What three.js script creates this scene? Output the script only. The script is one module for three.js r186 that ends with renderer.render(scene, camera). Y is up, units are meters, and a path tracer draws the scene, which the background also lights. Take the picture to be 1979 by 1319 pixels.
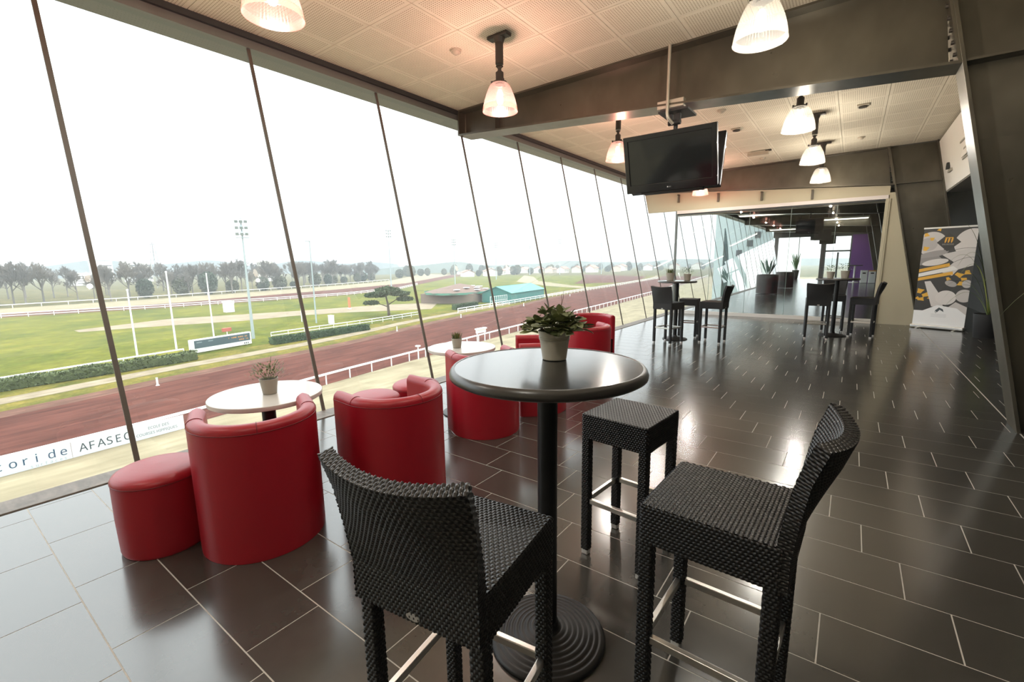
import * as THREE from 'three';
import { mergeGeometries, mergeVertices, toCreasedNormals } from 'three/addons/utils/BufferGeometryUtils.js';
import { RoundedBoxGeometry } from 'three/addons/geometries/RoundedBoxGeometry.js';

// ---------------------------------------------------------------- camera
const scene = new THREE.Scene();
const camera = new THREE.PerspectiveCamera(73.562, 1979 / 1319, 0.05, 4000);
{
  const yaw = 36.482 * Math.PI / 180, pitch = 9.648 * Math.PI / 180, roll = -0.77 * Math.PI / 180;
  const F = new THREE.Vector3(-Math.sin(yaw) * Math.cos(pitch), -Math.sin(pitch), -Math.cos(yaw) * Math.cos(pitch));
  const R = new THREE.Vector3(Math.cos(yaw), 0, -Math.sin(yaw)), U = new THREE.Vector3().crossVectors(R, F);
  const R2 = R.clone().multiplyScalar(Math.cos(roll)).addScaledVector(U, Math.sin(roll));
  const U2 = U.clone().multiplyScalar(Math.cos(roll)).addScaledVector(R, -Math.sin(roll));
  camera.quaternion.setFromRotationMatrix(new THREE.Matrix4().makeBasis(R2, U2, F.clone().negate()));
  camera.position.set(0, 1.5, 0);
}
scene.add(camera);
const renderer = new THREE.WebGLRenderer();
renderer.toneMapping = THREE.LinearToneMapping;
renderer.toneMappingExposure = 1.7;
renderer.shadowMap.enabled = true;

// ---------------------------------------------------------------- seeded noise
function rngOf(seed) { let s = seed >>> 0; return () => { s = (s + 0x6d2b79f5) | 0; let t = Math.imul(s ^ (s >>> 15), 1 | s); t = (t + Math.imul(t ^ (t >>> 7), 61 | t)) ^ t; return ((t ^ (t >>> 14)) >>> 0) / 4294967296; }; }
const rnd = rngOf(20240611);
const rr = (a, b) => a + (b - a) * rnd();
function hash2(x, y, s) { let h = Math.imul(x, 374761393) ^ Math.imul(y, 668265263) ^ Math.imul(s, 2246822519); h = Math.imul(h ^ (h >>> 13), 1274126177); return ((h ^ (h >>> 16)) >>> 0) / 4294967296; }
// value noise that repeats every `per` cells
function vnoise(x, y, per, s) {
  const x0 = Math.floor(x), y0 = Math.floor(y), fx = x - x0, fy = y - y0, sx = fx * fx * (3 - 2 * fx), sy = fy * fy * (3 - 2 * fy), m = (v) => ((v % per) + per) % per;
  const a = hash2(m(x0), m(y0), s), b = hash2(m(x0 + 1), m(y0), s), c = hash2(m(x0), m(y0 + 1), s), d = hash2(m(x0 + 1), m(y0 + 1), s);
  return a + (b - a) * sx + (c - a) * sy + (a - b - c + d) * sx * sy;
}
function fbm(u, v, base, oct, s) { let t = 0, a = 0.5, n = 0, p = base; for (let i = 0; i < oct; i++) { t += a * vnoise(u * p, v * p, p, s + i * 17); n += a; a *= 0.55; p *= 2; } return t / n; }

// ---------------------------------------------------------------- sky: even overcast, brighter towards the zenith
{
  const W = 256, H = 128, data = new Float32Array(W * H * 4);
  for (let j = 0; j < H; j++) {
    const el = ((j + 0.5) / H - 0.5) * Math.PI, s = Math.max(0, Math.sin(el));
    for (let i = 0; i < W; i++) {
      const n = fbm(i / W, j / H * 2, 6, 4, 5);
      const L = 1.18 * (1 + 2 * s) * (0.94 + 0.12 * n), k = (j * W + i) * 4;
      data[k] = L * 0.962; data[k + 1] = L * 1.0; data[k + 2] = L * 1.018; data[k + 3] = 1;
    }
  }
  const t = new THREE.DataTexture(data, W, H, THREE.RGBAFormat, THREE.FloatType);
  t.mapping = THREE.EquirectangularReflectionMapping; t.magFilter = THREE.LinearFilter; t.wrapS = THREE.RepeatWrapping; t.needsUpdate = true;
  scene.background = t;
}
scene.fog = new THREE.FogExp2(new THREE.Color(0.93, 0.97, 1.0), 0.0007);

// ---------------------------------------------------------------- helpers
const V3 = (x, y, z) => new THREE.Vector3(x, y, z);
const used = new Map();
function numbered(name) { const n = used.get(name) ?? 0; used.set(name, n + 1); return n ? name + '_' + String(n).padStart(3, '0') : name; }
function clean(g) {
  let q = g.index ? g : g;
  for (const k of Object.keys(q.attributes)) if (!['position', 'normal', 'uv'].includes(k)) q.deleteAttribute(k);
  if (!q.attributes.uv) q.setAttribute('uv', new THREE.BufferAttribute(new Float32Array(q.attributes.position.count * 2), 2));
  if (!q.attributes.normal) q.computeVertexNormals();
  if (!q.index) q.setIndex([...Array(q.attributes.position.count).keys()]);
  q.clearGroups();
  return q;
}
const M = (...list) => { const l = list.flat(Infinity).filter(Boolean).map(clean); return l.length === 1 ? l[0] : mergeGeometries(l, false); };
const at = (g, x, y, z) => g.translate(x, y, z);
const bx = (w, h, d, x = 0, y = 0, z = 0) => new THREE.BoxGeometry(w, h, d).translate(x, y, z);
const rb = (w, h, d, r, x = 0, y = 0, z = 0, seg = 2) => new RoundedBoxGeometry(w, h, d, seg, Math.min(r, w / 2.01, h / 2.01, d / 2.01)).translate(x, y, z);
const cyl = (r0, r1, h, x = 0, y = 0, z = 0, seg = 24, open = false) => new THREE.CylinderGeometry(r0, r1, h, seg, 1, open).translate(x, y, z);
const lathe = (pts, seg = 48) => new THREE.LatheGeometry(pts.map(([a, b]) => new THREE.Vector2(a, b)), seg);
function bar(a, b, w, h) {   // a box from a to b
  const d = b.clone().sub(a), len = d.length(), g = new THREE.BoxGeometry(w, h, len);
  const z = d.clone().normalize(), up = Math.abs(z.y) > 0.99 ? V3(1, 0, 0) : V3(0, 1, 0), x = V3().crossVectors(up, z).normalize(), y = V3().crossVectors(z, x);
  return g.applyMatrix4(new THREE.Matrix4().makeBasis(x, y, z).setPosition(a.clone().add(b).multiplyScalar(0.5)));
}
function rod(a, b, r, seg = 8, r2 = r) {
  const d = b.clone().sub(a), g = new THREE.CylinderGeometry(r2, r, d.length(), seg, 1);
  return g.applyQuaternion(new THREE.Quaternion().setFromUnitVectors(V3(0, 1, 0), d.clone().normalize())).translate((a.x + b.x) / 2, (a.y + b.y) / 2, (a.z + b.z) / 2);
}
const tube = (pts, r, seg = 40, rad = 6, closed = false) => new THREE.TubeGeometry(new THREE.CatmullRomCurve3(pts, closed), seg, r, rad, closed);
function quads(pts, tris, uvs) { const g = new THREE.BufferGeometry(); g.setAttribute('position', new THREE.Float32BufferAttribute(pts.flat(), 3)); if (uvs) g.setAttribute('uv', new THREE.Float32BufferAttribute(uvs.flat(), 2)); g.setIndex(tris); g.computeVertexNormals(); return g; }
function extrude(pts, depth, bevel = 0) {  // outline in xy, extruded along +z
  const s = new THREE.Shape(pts.map(([x, y]) => new THREE.Vector2(x, y)));
  return new THREE.ExtrudeGeometry(s, { depth, bevelEnabled: bevel > 0, bevelSize: bevel, bevelThickness: bevel, bevelSegments: 2, curveSegments: 12 });
}
function boxUV(g, s = 1) { // uv in metres from the dominant normal
  const p = g.attributes.position, n = g.attributes.normal, uv = new Float32Array(p.count * 2);
  for (let i = 0; i < p.count; i++) { const ax = Math.abs(n.getX(i)), ay = Math.abs(n.getY(i)), az = Math.abs(n.getZ(i));
    const [u, v] = ay >= ax && ay >= az ? [p.getX(i), p.getZ(i)] : ax >= az ? [p.getZ(i), p.getY(i)] : [p.getX(i), p.getY(i)]; uv[2 * i] = u * s; uv[2 * i + 1] = v * s; }
  g.setAttribute('uv', new THREE.BufferAttribute(uv, 2)); return g;
}
function mesh(name, g, m, parent) { const o = new THREE.Mesh(g, m); o.name = name; o.castShadow = o.receiveShadow = true; parent.add(o); return o; }
function tag(o, label, category, group) { o.userData.label = label; o.userData.category = category; if (group) o.userData.group = group; return o; }
function thing(name, label, category, [x, y, z] = [0, 0, 0], turn = 0, group) { const o = new THREE.Group(); o.name = numbered(name); o.position.set(x, y, z); o.rotation.y = turn; scene.add(o); return tag(o, label, category, group); }
function solo(name, g, m, label, category, group) { const o = mesh(numbered(name), g, m, scene); return tag(o, label, category, group); }
function struct(name, g, m) { const o = mesh(name, g, m, scene); o.userData.kind = 'structure'; return o; }
function copyOf(root, pos, turn, label, group) { const c = root.clone(); c.name = numbered(root.name.replace(/_\d{3}$/, '')); c.userData = { ...root.userData }; if (label) c.userData.label = label; if (group) c.userData.group = group; c.position.set(...pos); c.rotation.y = turn; scene.add(c); return c; }

// ---------------------------------------------------------------- textures
function tex(W, H, f, srgb = true) {
  const d = new Uint8Array(W * H * 4);
  for (let j = 0; j < H; j++) for (let i = 0; i < W; i++) { const c = f(i / W, j / H), k = (j * W + i) * 4; d[k] = c[0]; d[k + 1] = c[1]; d[k + 2] = c[2]; d[k + 3] = 255; }
  const t = new THREE.DataTexture(d, W, H); t.magFilter = THREE.LinearFilter; t.minFilter = THREE.LinearMipmapLinearFilter; t.wrapS = t.wrapT = THREE.RepeatWrapping; if (srgb) t.colorSpace = THREE.SRGBColorSpace; t.needsUpdate = true; return t;
}
function canvasTex(W, H, draw) { const c = document.createElement('canvas'); c.width = W; c.height = H; draw(c.getContext('2d'), W, H); const t = new THREE.CanvasTexture(c); t.colorSpace = THREE.SRGBColorSpace; t.magFilter = THREE.LinearFilter; t.needsUpdate = true; return t; }
const grey = (v) => [v, v, v];
const lin = (r, g, b) => new THREE.Color().setRGB(r, g, b);
const std = (o) => new THREE.MeshStandardMaterial(o), phy = (o) => new THREE.MeshPhysicalMaterial(o);

const mottle = tex(512, 512, (u, v) => { const n = fbm(u, v, 5, 6, 3), m = fbm(u, v, 24, 3, 9), s = 196 + 34 * (n - 0.5) + 14 * (m - 0.5); return [s + 1, s, s - 2]; });
const mottleRough = tex(256, 256, (u, v) => { const n = fbm(u, v, 6, 5, 41); return grey(226 + 22 * (n - 0.5)); }, false);
const steelSmudge = tex(512, 512, (u, v) => { const n = fbm(u, v, 4, 5, 77), m = fbm(u, v * 0.5, 16, 3, 21); const s = 190 + 60 * (n - 0.5) + 30 * (m - 0.5); return [s + 6, s, s - 8]; });
const steelRough = tex(256, 256, (u, v) => grey(190 + 90 * (fbm(u, v, 5, 5, 13) - 0.5)), false);
const brush = tex(256, 256, (u, v) => grey(150 + 80 * (fbm(u, v * 0.2, 64, 2, 31) - 0.5) + 60 * (fbm(u, v, 4, 3, 8) - 0.5)));
const woodT = tex(256, 512, (u, v) => { const g = fbm(u * 0.25, v, 28, 4, 61), k = fbm(u, v * 0.2, 6, 4, 5); const s = 150 + 60 * (g - 0.5) + 50 * (k - 0.5); return [s + 4, s - 1, s - 8]; });
const leatherB = tex(256, 256, (u, v) => grey(128 + 150 * (fbm(u, v, 40, 2, 15) - 0.5)), false);

// perforated acoustic panel, one panel per repeat: a grid of small holes inside a plain border
const perfCol = tex(512, 512, (u, v) => {
  const n = 21, b = 0.06, x = (u - b) / (1 - 2 * b) * n, y = (v - b) / (1 - 2 * b) * n, g = 232 + 8 * (fbm(u, v, 8, 3, 4) - 0.5);
  if (x < 0 || y < 0 || x >= n || y >= n) return [g, g - 1, g - 3];
  const d = Math.hypot(x - Math.floor(x) - 0.5, y - Math.floor(y) - 0.5), k = Math.min(1, Math.max(0, (0.26 - d) / 0.08));
  return [g * (1 - k) + 140 * k, (g - 1) * (1 - k) + 130 * k, (g - 3) * (1 - k) + 112 * k];
});

// ---------------------------------------------------------------- materials
const mat = {
  grout: std({ color: lin(0.46, 0.44, 0.40), roughness: 0.85 }),
  tiles: [0.92, 1.0, 1.08].map((k) => phy({ color: lin(0.088 * k, 0.083 * k, 0.074 * k), map: mottle, roughness: 0.20, roughnessMap: mottleRough, ior: 1.85, specularIntensity: 1 })),
  panels: [0.98, 1.02].map((k) => std({ color: lin(0.86 * k, 0.81 * k, 0.69 * k), map: perfCol, roughness: 0.9 })),
  ceilGrid: std({ color: lin(0.30, 0.26, 0.2), roughness: 0.7 }),
  steel: std({ color: lin(0.175, 0.172, 0.145), map: steelSmudge, metalness: 0.45, roughness: 0.42, roughnessMap: steelRough }),
  bolt: std({ color: lin(0.12, 0.11, 0.10), metalness: 0.6, roughness: 0.45 }),
  frameGrey: std({ color: lin(0.17, 0.19, 0.19), metalness: 0.4, roughness: 0.45 }),
  darkGrey: std({ color: lin(0.03, 0.034, 0.036), roughness: 0.5 }),
  joint: std({ color: lin(0.035, 0.038, 0.036), roughness: 0.55 }),
  glass: phy({ color: lin(0.95, 0.985, 0.975), transmission: 1, roughness: 0, thickness: 0, ior: 1.5 }),
  sill: std({ color: lin(0.44, 0.40, 0.37), map: woodT, roughness: 0.55 }),
  white: std({ color: lin(0.82, 0.81, 0.78), roughness: 0.55 }),
  cream: std({ color: lin(0.57, 0.53, 0.42), roughness: 0.75 }),
  beige: std({ color: lin(0.50, 0.455, 0.33), roughness: 0.7 }),
  fascia: std({ color: lin(0.72, 0.66, 0.63), roughness: 0.5 }),
  black: std({ color: lin(0.012, 0.012, 0.013), roughness: 0.35 }),
  blackMatt: std({ color: lin(0.02, 0.02, 0.021), roughness: 0.6 }),
  wicker: phy({ color: lin(0.0055, 0.0055, 0.006), roughness: 0.30, ior: 1.48 }),
  wickerCore: std({ color: lin(0.006, 0.006, 0.0065), roughness: 0.8 }),
  alu: std({ color: lin(0.74, 0.73, 0.70), metalness: 1, roughness: 0.28 }),
  aluFoot: std({ color: lin(0.66, 0.66, 0.65), metalness: 0.35, roughness: 0.4 }),
  red: phy({ color: lin(0.31, 0.004, 0.014), roughness: 0.40, bumpMap: leatherB, bumpScale: 0.0004, ior: 1.5 }),
  redSeam: std({ color: lin(0.16, 0.008, 0.015), roughness: 0.5 }),
  tableBlack: phy({ color: lin(0.022, 0.021, 0.020), roughness: 0.17, ior: 1.8 }),
  tableRim: phy({ color: lin(0.030, 0.028, 0.025), roughness: 0.3, ior: 1.6 }),
  tableWhite: phy({ color: lin(0.56, 0.555, 0.53), roughness: 0.22, ior: 1.55 }),
  castIron: phy({ color: lin(0.006, 0.006, 0.0065), roughness: 0.42, ior: 1.45 }),
  potCream: phy({ color: lin(0.42, 0.40, 0.33), roughness: 0.35, ior: 1.5 }),
  potGrey: std({ color: lin(0.33, 0.30, 0.25), roughness: 0.5 }),
  soil: std({ color: lin(0.03, 0.022, 0.015), roughness: 0.95 }),
  screen: phy({ color: lin(0.006, 0.007, 0.008), roughness: 0.08, ior: 1.5 }),
  chromePipe: std({ color: lin(0.52, 0.49, 0.42), metalness: 0.5, roughness: 0.4 }),
};
// ================================================================ ROOM SHELL
const GX = (y) => -4.35 - 0.225 * y;          // inner face of the leaning glass
const CEIL = (x) => 3.92 + 0.0165 * x;
const COLX = (y) => 1.27 - 0.219 * y;         // window-side face of the leaning columns
const BACKX = (y) => 2.05 - 0.21 * y;         // their rear face
const BAYS = [-5.74, -13.61], FARBAYS = [-21.48, -29.35, -37.22];

// ---------------------------------------------------------------- floor of plank tiles
const floor = struct('floor', bx(7.1, 0.30, 16.6, -0.55, -0.1512, -5.3), mat.grout);
{
  const A = 0.30902, B = 0.604, gap = 0.0055, z0 = -3.4107;
  const shapes = new Map();
  const tileGeo = (w, d, v) => {
    const key = w.toFixed(3) + '_' + d.toFixed(3) + '_' + v;
    if (!shapes.has(key)) {
      const g = bx(w, 0.008, d); const p = g.attributes.position, uv = g.attributes.uv, ou = (v * 0.37) % 1, ov = (v * 0.61) % 1;
      for (let i = 0; i < p.count; i++) uv.setXY(i, ou + p.getX(i) / 1.3, ov + p.getZ(i) / 1.3);
      shapes.set(key, g);
    }
    return shapes.get(key);
  };
  const cells = [];
  for (let n = -33; n < 19; n++) {
    const za = z0 + n * A, zc = za + A / 2, ph = 0.02 + 0.15 * (((n % 4) + 4) % 4);
    for (const [lo, hi] of [[-4.10, 1.283], [1.289, 2.95]]) {
      for (let k = -9; k < 7; k++) {
        const a = Math.max(lo, ph + k * B), b = Math.min(hi, ph + (k + 1) * B);
        if (b - a < 0.03) continue;
        const q = V3((a + b) / 2, 0, zc).project(camera), vis = V3((a + b) / 2, 0, zc).applyMatrix4(camera.matrixWorldInverse).z < 0 && Math.abs(q.x) < 1.08 && Math.abs(q.y) < 1.08;
        cells.push({ x: (a + b) / 2, z: zc, w: b - a - gap, d: A - gap, v: Math.floor(hash2(n + 50, k + 50, 3) * 7), m: Math.floor(hash2(n + 90, k + 30, 8) * 3), vis, dist: Math.hypot((a + b) / 2, zc) });
      }
    }
  }
  cells.sort((p, q) => (q.vis - p.vis) || (p.dist - q.dist));
  const rest = [[], [], []];
  cells.forEach((c, i) => {
    const g = tileGeo(c.w, c.d, c.v);
    if (i < 300) { const t = mesh('tile', g, mat.tiles[c.m], floor); t.position.set(c.x, -0.004, c.z); }
    else rest[c.m].push(g.clone().translate(c.x, -0.004, c.z));
  });
  rest.forEach((l, i) => { const o = mesh('tile_field', M(l), mat.tiles[i], floor); o.userData.kind = 'stuff'; });
}
// ---------------------------------------------------------------- perforated ceiling
const ceiling = struct('ceiling', bx(8.6, 0.10, 16.6, -1.15, 0.066, 0), mat.ceilGrid);
ceiling.position.set(0, 3.92, -5.3); ceiling.rotation.z = 0.0165;
{
  const P = 0.6135, gap = 0.006, xs = -4.694, zs = -2.596 + 5.3, cache = new Map();
  for (let i = -1; i < 12; i++) for (let j = -9; j < 19; j++) {
    const a = Math.max(-5.20, xs + i * P), b = Math.min(2.6, xs + (i + 1) * P), za = zs - j * P, zb = za - P;
    const z1 = Math.min(za, 8.2), z2 = Math.max(zb, -8.2);
    if (b - a < 0.05 || z1 - z2 < 0.05 || za > 7.6) continue;
    const key = [b - a, z1 - z2].map((v) => v.toFixed(3)).join();
    if (!cache.has(key)) {
      const g = bx(b - a - gap, 0.016, z1 - z2 - gap), p = g.attributes.position, n = g.attributes.normal, uv = g.attributes.uv;
      for (let k = 0; k < p.count; k++) { const on = Math.abs(n.getY(k)) > 0.5; uv.setXY(k, on ? (p.getX(k) - (i < 0 ? -(b - a) / 2 + (b - a - P) : -(b - a) / 2)) / P : 0.01, on ? (p.getZ(k) + (z1 - z2) / 2) / P : 0.01); }
      cache.set(key, g);
    }
    const o = mesh('panel', cache.get(key), mat.panels[(i * 7 + j * 3 + 40) % 2], ceiling); o.position.set((a + b) / 2, 0.008, (z1 + z2) / 2);
  }
}
// ---------------------------------------------------------------- leaning window wall
const MULL = []; for (let k = -3; k < 26; k++) MULL.push(-0.955 - 1.5735 * k);
{
  const top = 3.78, n = V3(1, 0.225, 0).normalize();
  for (let k = 0; k + 1 < MULL.length; k++) {
    const za = MULL[k], zb = MULL[k + 1], w = za - zb - 0.012;
    const L = Math.hypot(top, 0.225 * top), g = new THREE.PlaneGeometry(w, L);
    const o = struct('window_' + (k + 1), g, mat.glass);
    o.quaternion.setFromRotationMatrix(new THREE.Matrix4().makeBasis(V3(0, 0, -1), V3(-0.225, 1, 0).normalize(), n));
    o.position.set(GX(top / 2), top / 2, (za + zb) / 2);
  }
  const dark = std({ color: lin(0.105, 0.094, 0.082), roughness: 0.5 });
  let t = 1;
  for (const z of MULL) struct('trim_' + t++, bar(V3(GX(0) + 0.004, 0, z), V3(GX(3.76) + 0.004, 3.76, z), 0.034, 0.014), dark);
  const zm = (3.0 - 42.2) / 2, zl = 45.2;
  struct('trim_' + t++, boxUV(M(rb(0.225, 0.06, zl, 0.004, -4.236, -0.026, zm)), 1.2), mat.sill);
  struct('trim_' + t++, bx(0.03, 0.03, zl, -4.112, -0.045, zm), mat.darkGrey);
  struct('trim_' + t++, M(bx(0.055, 0.085, zl, -5.178, 3.742, zm), bx(0.02, 0.03, zl, -5.146, 3.712, zm)), mat.frameGrey);
  struct('trim_' + t++, bx(0.075, 0.06, zl, -5.15, 3.81, zm), mat.darkGrey);
}
struct('wall_left', M(bx(0.2, 0.5, 45.6, -4.46, -0.36, -19.6), bx(0.5, 0.6, 45.6, -5.47, 4.08, -19.6)), mat.frameGrey);
// ---------------------------------------------------------------- other walls
const darkWall = std({ color: lin(0.028, 0.026, 0.022), roughness: 0.7 });
struct('wall_right', bx(0.15, 4.4, 45.6, 3.03, 2.0, -19.6), darkWall);
struct('wall_back', M(bx(8.6, 4.6, 0.15, -1.2, 2.0, 3.05)), mat.cream);
for (const [k, z0, z1, s] of [[1, 2.98, -5.58, 'near'], [2, -5.90, -13.45, 'far']]) {
  const out = [[BACKX(2.88), 2.88], [2.95, 2.88], [2.95, 3.95], [BACKX(3.9), 3.9]];
  const g = extrude(out, z0 - z1); g.translate(0, 0, z1);
  struct(k === 1 ? 'wall_bulkhead_near' : 'wall_bulkhead_far', g, mat.white);
}
// soffit of the side passage under the white bulkhead
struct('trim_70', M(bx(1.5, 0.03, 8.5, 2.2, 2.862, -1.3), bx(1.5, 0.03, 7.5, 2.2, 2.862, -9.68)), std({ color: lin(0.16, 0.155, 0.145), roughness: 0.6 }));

// ---------------------------------------------------------------- steel portal frames
function steelFrame(zc, label, bolts) {
  const t = thing('steel_portal_frame', label, 'steel frame', [0, 0, zc]);
  const W = 0.32, T = 0.022, xe = -5.10;
  const yb = (x) => 3.47 + (x + 5.12) / (0.585 + 5.12) * (3.105 - 3.47);   // underside of the tapering beam
  const yt = (x) => CEIL(x) - 0.001;
  const bot = extrude([[xe - 0.02, yb(xe)], [0.60, yb(0.60)], [0.60, yb(0.60) + T], [xe - 0.02, yb(xe) + T]], W).translate(0, 0, -W / 2);
  mesh('bottom_flange', boxUV(bot, 0.5), mat.steel, t);
  const top = extrude([[xe, yt(xe) - T], [0.45, yt(0.45) - T], [0.45, yt(0.45)], [xe, yt(xe)]], W).translate(0, 0, -W / 2);
  mesh('top_flange', boxUV(top, 0.5), mat.steel, t);
  const web = extrude([[xe + 0.02, yb(xe) + T], [0.52, yb(0.52) + T], [0.42, yt(0.42) - T], [xe + 0.02, yt(xe) - T]], 0.012).translate(0, 0, -0.006);
  mesh('web', boxUV(web, 0.4), mat.steel, t);
  mesh('end_plate', boxUV(extrude([[xe - 0.025, yb(xe) + T], [xe, yb(xe) + T], [xe + 0.005, yt(xe) - T], [xe - 0.015, yt(xe) - T]], W - 0.01).translate(0, 0, -W / 2 + 0.005), 0.5), mat.steel, t);
  mesh('stiffener', extrude([[-4.44, yb(-4.44) + T], [-4.425, yb(-4.44) + T], [-4.425, yt(-4.43) - T], [-4.44, yt(-4.43) - T]], W - 0.18).translate(0, 0, -W / 2 + 0.12), mat.steel, t);
  // column
  const H = 4.05;
  mesh('column_flange', boxUV(extrude([[COLX(0), 0], [COLX(0) + T, 0], [COLX(H) + T, H], [COLX(H), H]], W, 0.002).translate(0, 0, -W / 2), 0.5), mat.steel, t);
  mesh('column_flange', boxUV(extrude([[BACKX(0) - T, 0], [BACKX(0), 0], [BACKX(H), H], [BACKX(H) - T, H]], W).translate(0, 0, -W / 2), 0.5), mat.steel, t);
  mesh('column_web', boxUV(extrude([[COLX(0) + T, 0], [BACKX(0) - T, 0], [BACKX(H) - T, H], [COLX(H) + T, H]], 0.012).translate(0, 0, -0.006), 0.4), mat.steel, t);
  mesh('stiffener', bx(BACKX(3.12) - COLX(3.12) - 2 * T - 0.01, 0.02, W - 0.03, (BACKX(3.12) + COLX(3.12)) / 2, 3.125, 0), mat.steel, t);
  // bolted end plate where the beam meets the column
  const xp = (y) => COLX(y) - 0.024;
  mesh('end_plate', boxUV(extrude([[xp(3.128), 3.128], [COLX(3.128) - 0.001, 3.128], [COLX(3.9) - 0.001, 3.9], [xp(3.9), 3.9]], W - 0.01).translate(0, 0, -W / 2 + 0.005), 0.5), mat.steel, t);
  if (bolts) {
    const bg = M(cyl(0.017, 0.017, 0.02, 0, 0, 0, 6).rotateZ(Math.PI / 2));
    for (let i = 0; i < 7; i++) for (const s of [-1, 1]) { const y = 3.2 + i * 0.1; const b = mesh('bolt', bg, mat.bolt, t); b.position.set(xp(y) - 0.008, y, s * 0.085); }
  }
  return t;
}
steelFrame(BAYS[0], 'nearest brown steel roof beam and leaning column that carries the television', true);
steelFrame(BAYS[1], 'brown steel roof beam and leaning column over the glass partition', true);
steelFrame(FARBAYS[0], 'first steel roof beam and leaning column seen behind the glass partition', false);
steelFrame(FARBAYS[1], 'second steel roof beam and leaning column seen behind the glass partition', false);
steelFrame(FARBAYS[2], 'farthest steel roof beam and leaning column in the hall behind the glass', false);

// ---------------------------------------------------------------- glass partition wall at the far frame
{
  const z = -13.6;
  const yb = (x) => 3.47 + (x + 5.12) / (0.585 + 5.12) * (3.105 - 3.47);
  struct('wall_partition', M(
    extrude([[GX(2.9) + 0.03, 2.9], [0.53, 2.9], [0.53, 3.1], [GX(3.46) + 0.03, 3.46]], 0.08).translate(0, 0, z - 0.04),
    extrude([[0.53, 0], [COLX(0) - 0.004, 0], [COLX(2.95) - 0.004, 2.95], [0.53, 2.95]], 0.10).translate(0, 0, z - 0.05)), mat.beige);
  struct('trim_71', M(rb(4.65, 0.085, 0.10, 0.004, -1.81, 2.857, z + 0.03)), mat.fascia);
  struct('trim_72', bx(4.65, 0.03, 0.06, -1.81, 2.80, z), mat.darkGrey);
  struct('trim_73', M(rb(4.65, 0.095, 0.05, 0.004, -1.81, 0.0475, z)), std({ color: lin(0.62, 0.60, 0.57), roughness: 0.4, metalness: 0.2 }));
  struct('trim_74', M(rb(0.055, 2.9, 0.06, 0.004, -4.155, 1.45, z)), mat.frameGrey);
  struct('trim_75', M(bx(0.06, 2.82, 0.12, 0.50, 1.41, z + 0.02), bx(0.02, 2.82, 0.13, 0.545, 1.41, z + 0.02)), mat.beige);
  const xs = [-4.13, -3.2, -2.27, -1.34, -0.41, 0.47];
  for (let i = 0; i + 1 < xs.length; i++) {
    const w = xs[i + 1] - xs[i] - 0.008, o = struct('window_' + (60 + i), new THREE.PlaneGeometry(w, 2.69), mat.glass); o.position.set((xs[i] + xs[i + 1]) / 2, 1.44, z);
  }
  const edge = phy({ color: lin(0.2, 0.27, 0.25), roughness: 0.3 });
  for (let i = 1; i + 1 < xs.length; i++) struct('trim_' + (75 + i), bx(0.008, 2.69, 0.012, xs[i], 1.44, z), edge);
  const tri = struct('window_66', quads([[-4.19, 0.02, z], [-4.19, 2.88, z], [GX(2.88) + 0.02, 2.88, z], [GX(0.02) + 0.02, 0.02, z]], [0, 1, 2, 0, 2, 3]), mat.glass);
}
// brackets under the far beam
for (const [x, w] of [[-4.10, 'leftmost'], [-3.06, 'second from the left'], [-2.02, 'third from the left'], [-0.93, 'rightmost']]) {
  solo('beam_bracket', M(rb(0.05, 0.20, 0.05, 0.006, x, 3.22 - (x + 4.1) * 0.06, -13.52), rb(0.05, 0.03, 0.12, 0.006, x, 3.33 - (x + 4.1) * 0.06, -13.50)), std({ color: lin(0.10, 0.085, 0.06), roughness: 0.6 }), w + ' dark bracket hanging below the far steel beam over the partition', 'bracket', 'brackets below the far beam');
}
// ================================================================ THE RACECOURSE OUTSIDE (ground 9 m below the floor)
const GY = -9;
const sandT = tex(512, 512, (u, v) => { const a = fbm(u, v, 8, 5, 2), b = fbm(u * 0.125, v, 32, 4, 19); const s = 205 + 46 * (a - 0.5) + 52 * (b - 0.5); return [s + 8, s, s - 16]; });
const clayT = tex(512, 512, (u, v) => { const a = fbm(u * 0.125, v, 32, 4, 6), b = fbm(u, v, 6, 5, 12), c = fbm(u * 0.0625, v, 80, 2, 44); const s = 190 + 70 * (a - 0.5) + 50 * (b - 0.5) + 34 * (c - 0.5); return [s, s - 2, s - 3]; });
const grassT = tex(512, 512, (u, v) => { const a = fbm(u, v, 5, 5, 7), b = fbm(u, v, 48, 3, 29); const s = 170 + 80 * (a - 0.5) + 55 * (b - 0.5); return [s + 46 * (a - 0.42), s, s - 24]; });
const ground = {
  sand: phy({ specularIntensity: 0.15, color: lin(0.34, 0.315, 0.245), map: sandT, roughness: 0.95 }),
  clay: phy({ specularIntensity: 0.15, color: lin(0.165, 0.060, 0.043), map: clayT, roughness: 0.95 }),
  clayEdge: phy({ specularIntensity: 0.15, color: lin(0.22, 0.115, 0.083), map: clayT, roughness: 0.95 }),
  grass: phy({ specularIntensity: 0.15, color: lin(0.21, 0.238, 0.038), map: grassT, roughness: 0.95 }),
  verge: phy({ specularIntensity: 0.15, color: lin(0.25, 0.235, 0.065), map: grassT, roughness: 0.95 }),
  path: phy({ specularIntensity: 0.15, color: lin(0.34, 0.30, 0.25), map: sandT, roughness: 0.95 }),
  field: phy({ specularIntensity: 0.15, color: lin(0.19, 0.18, 0.085), map: grassT, roughness: 0.95 }),
};
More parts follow.
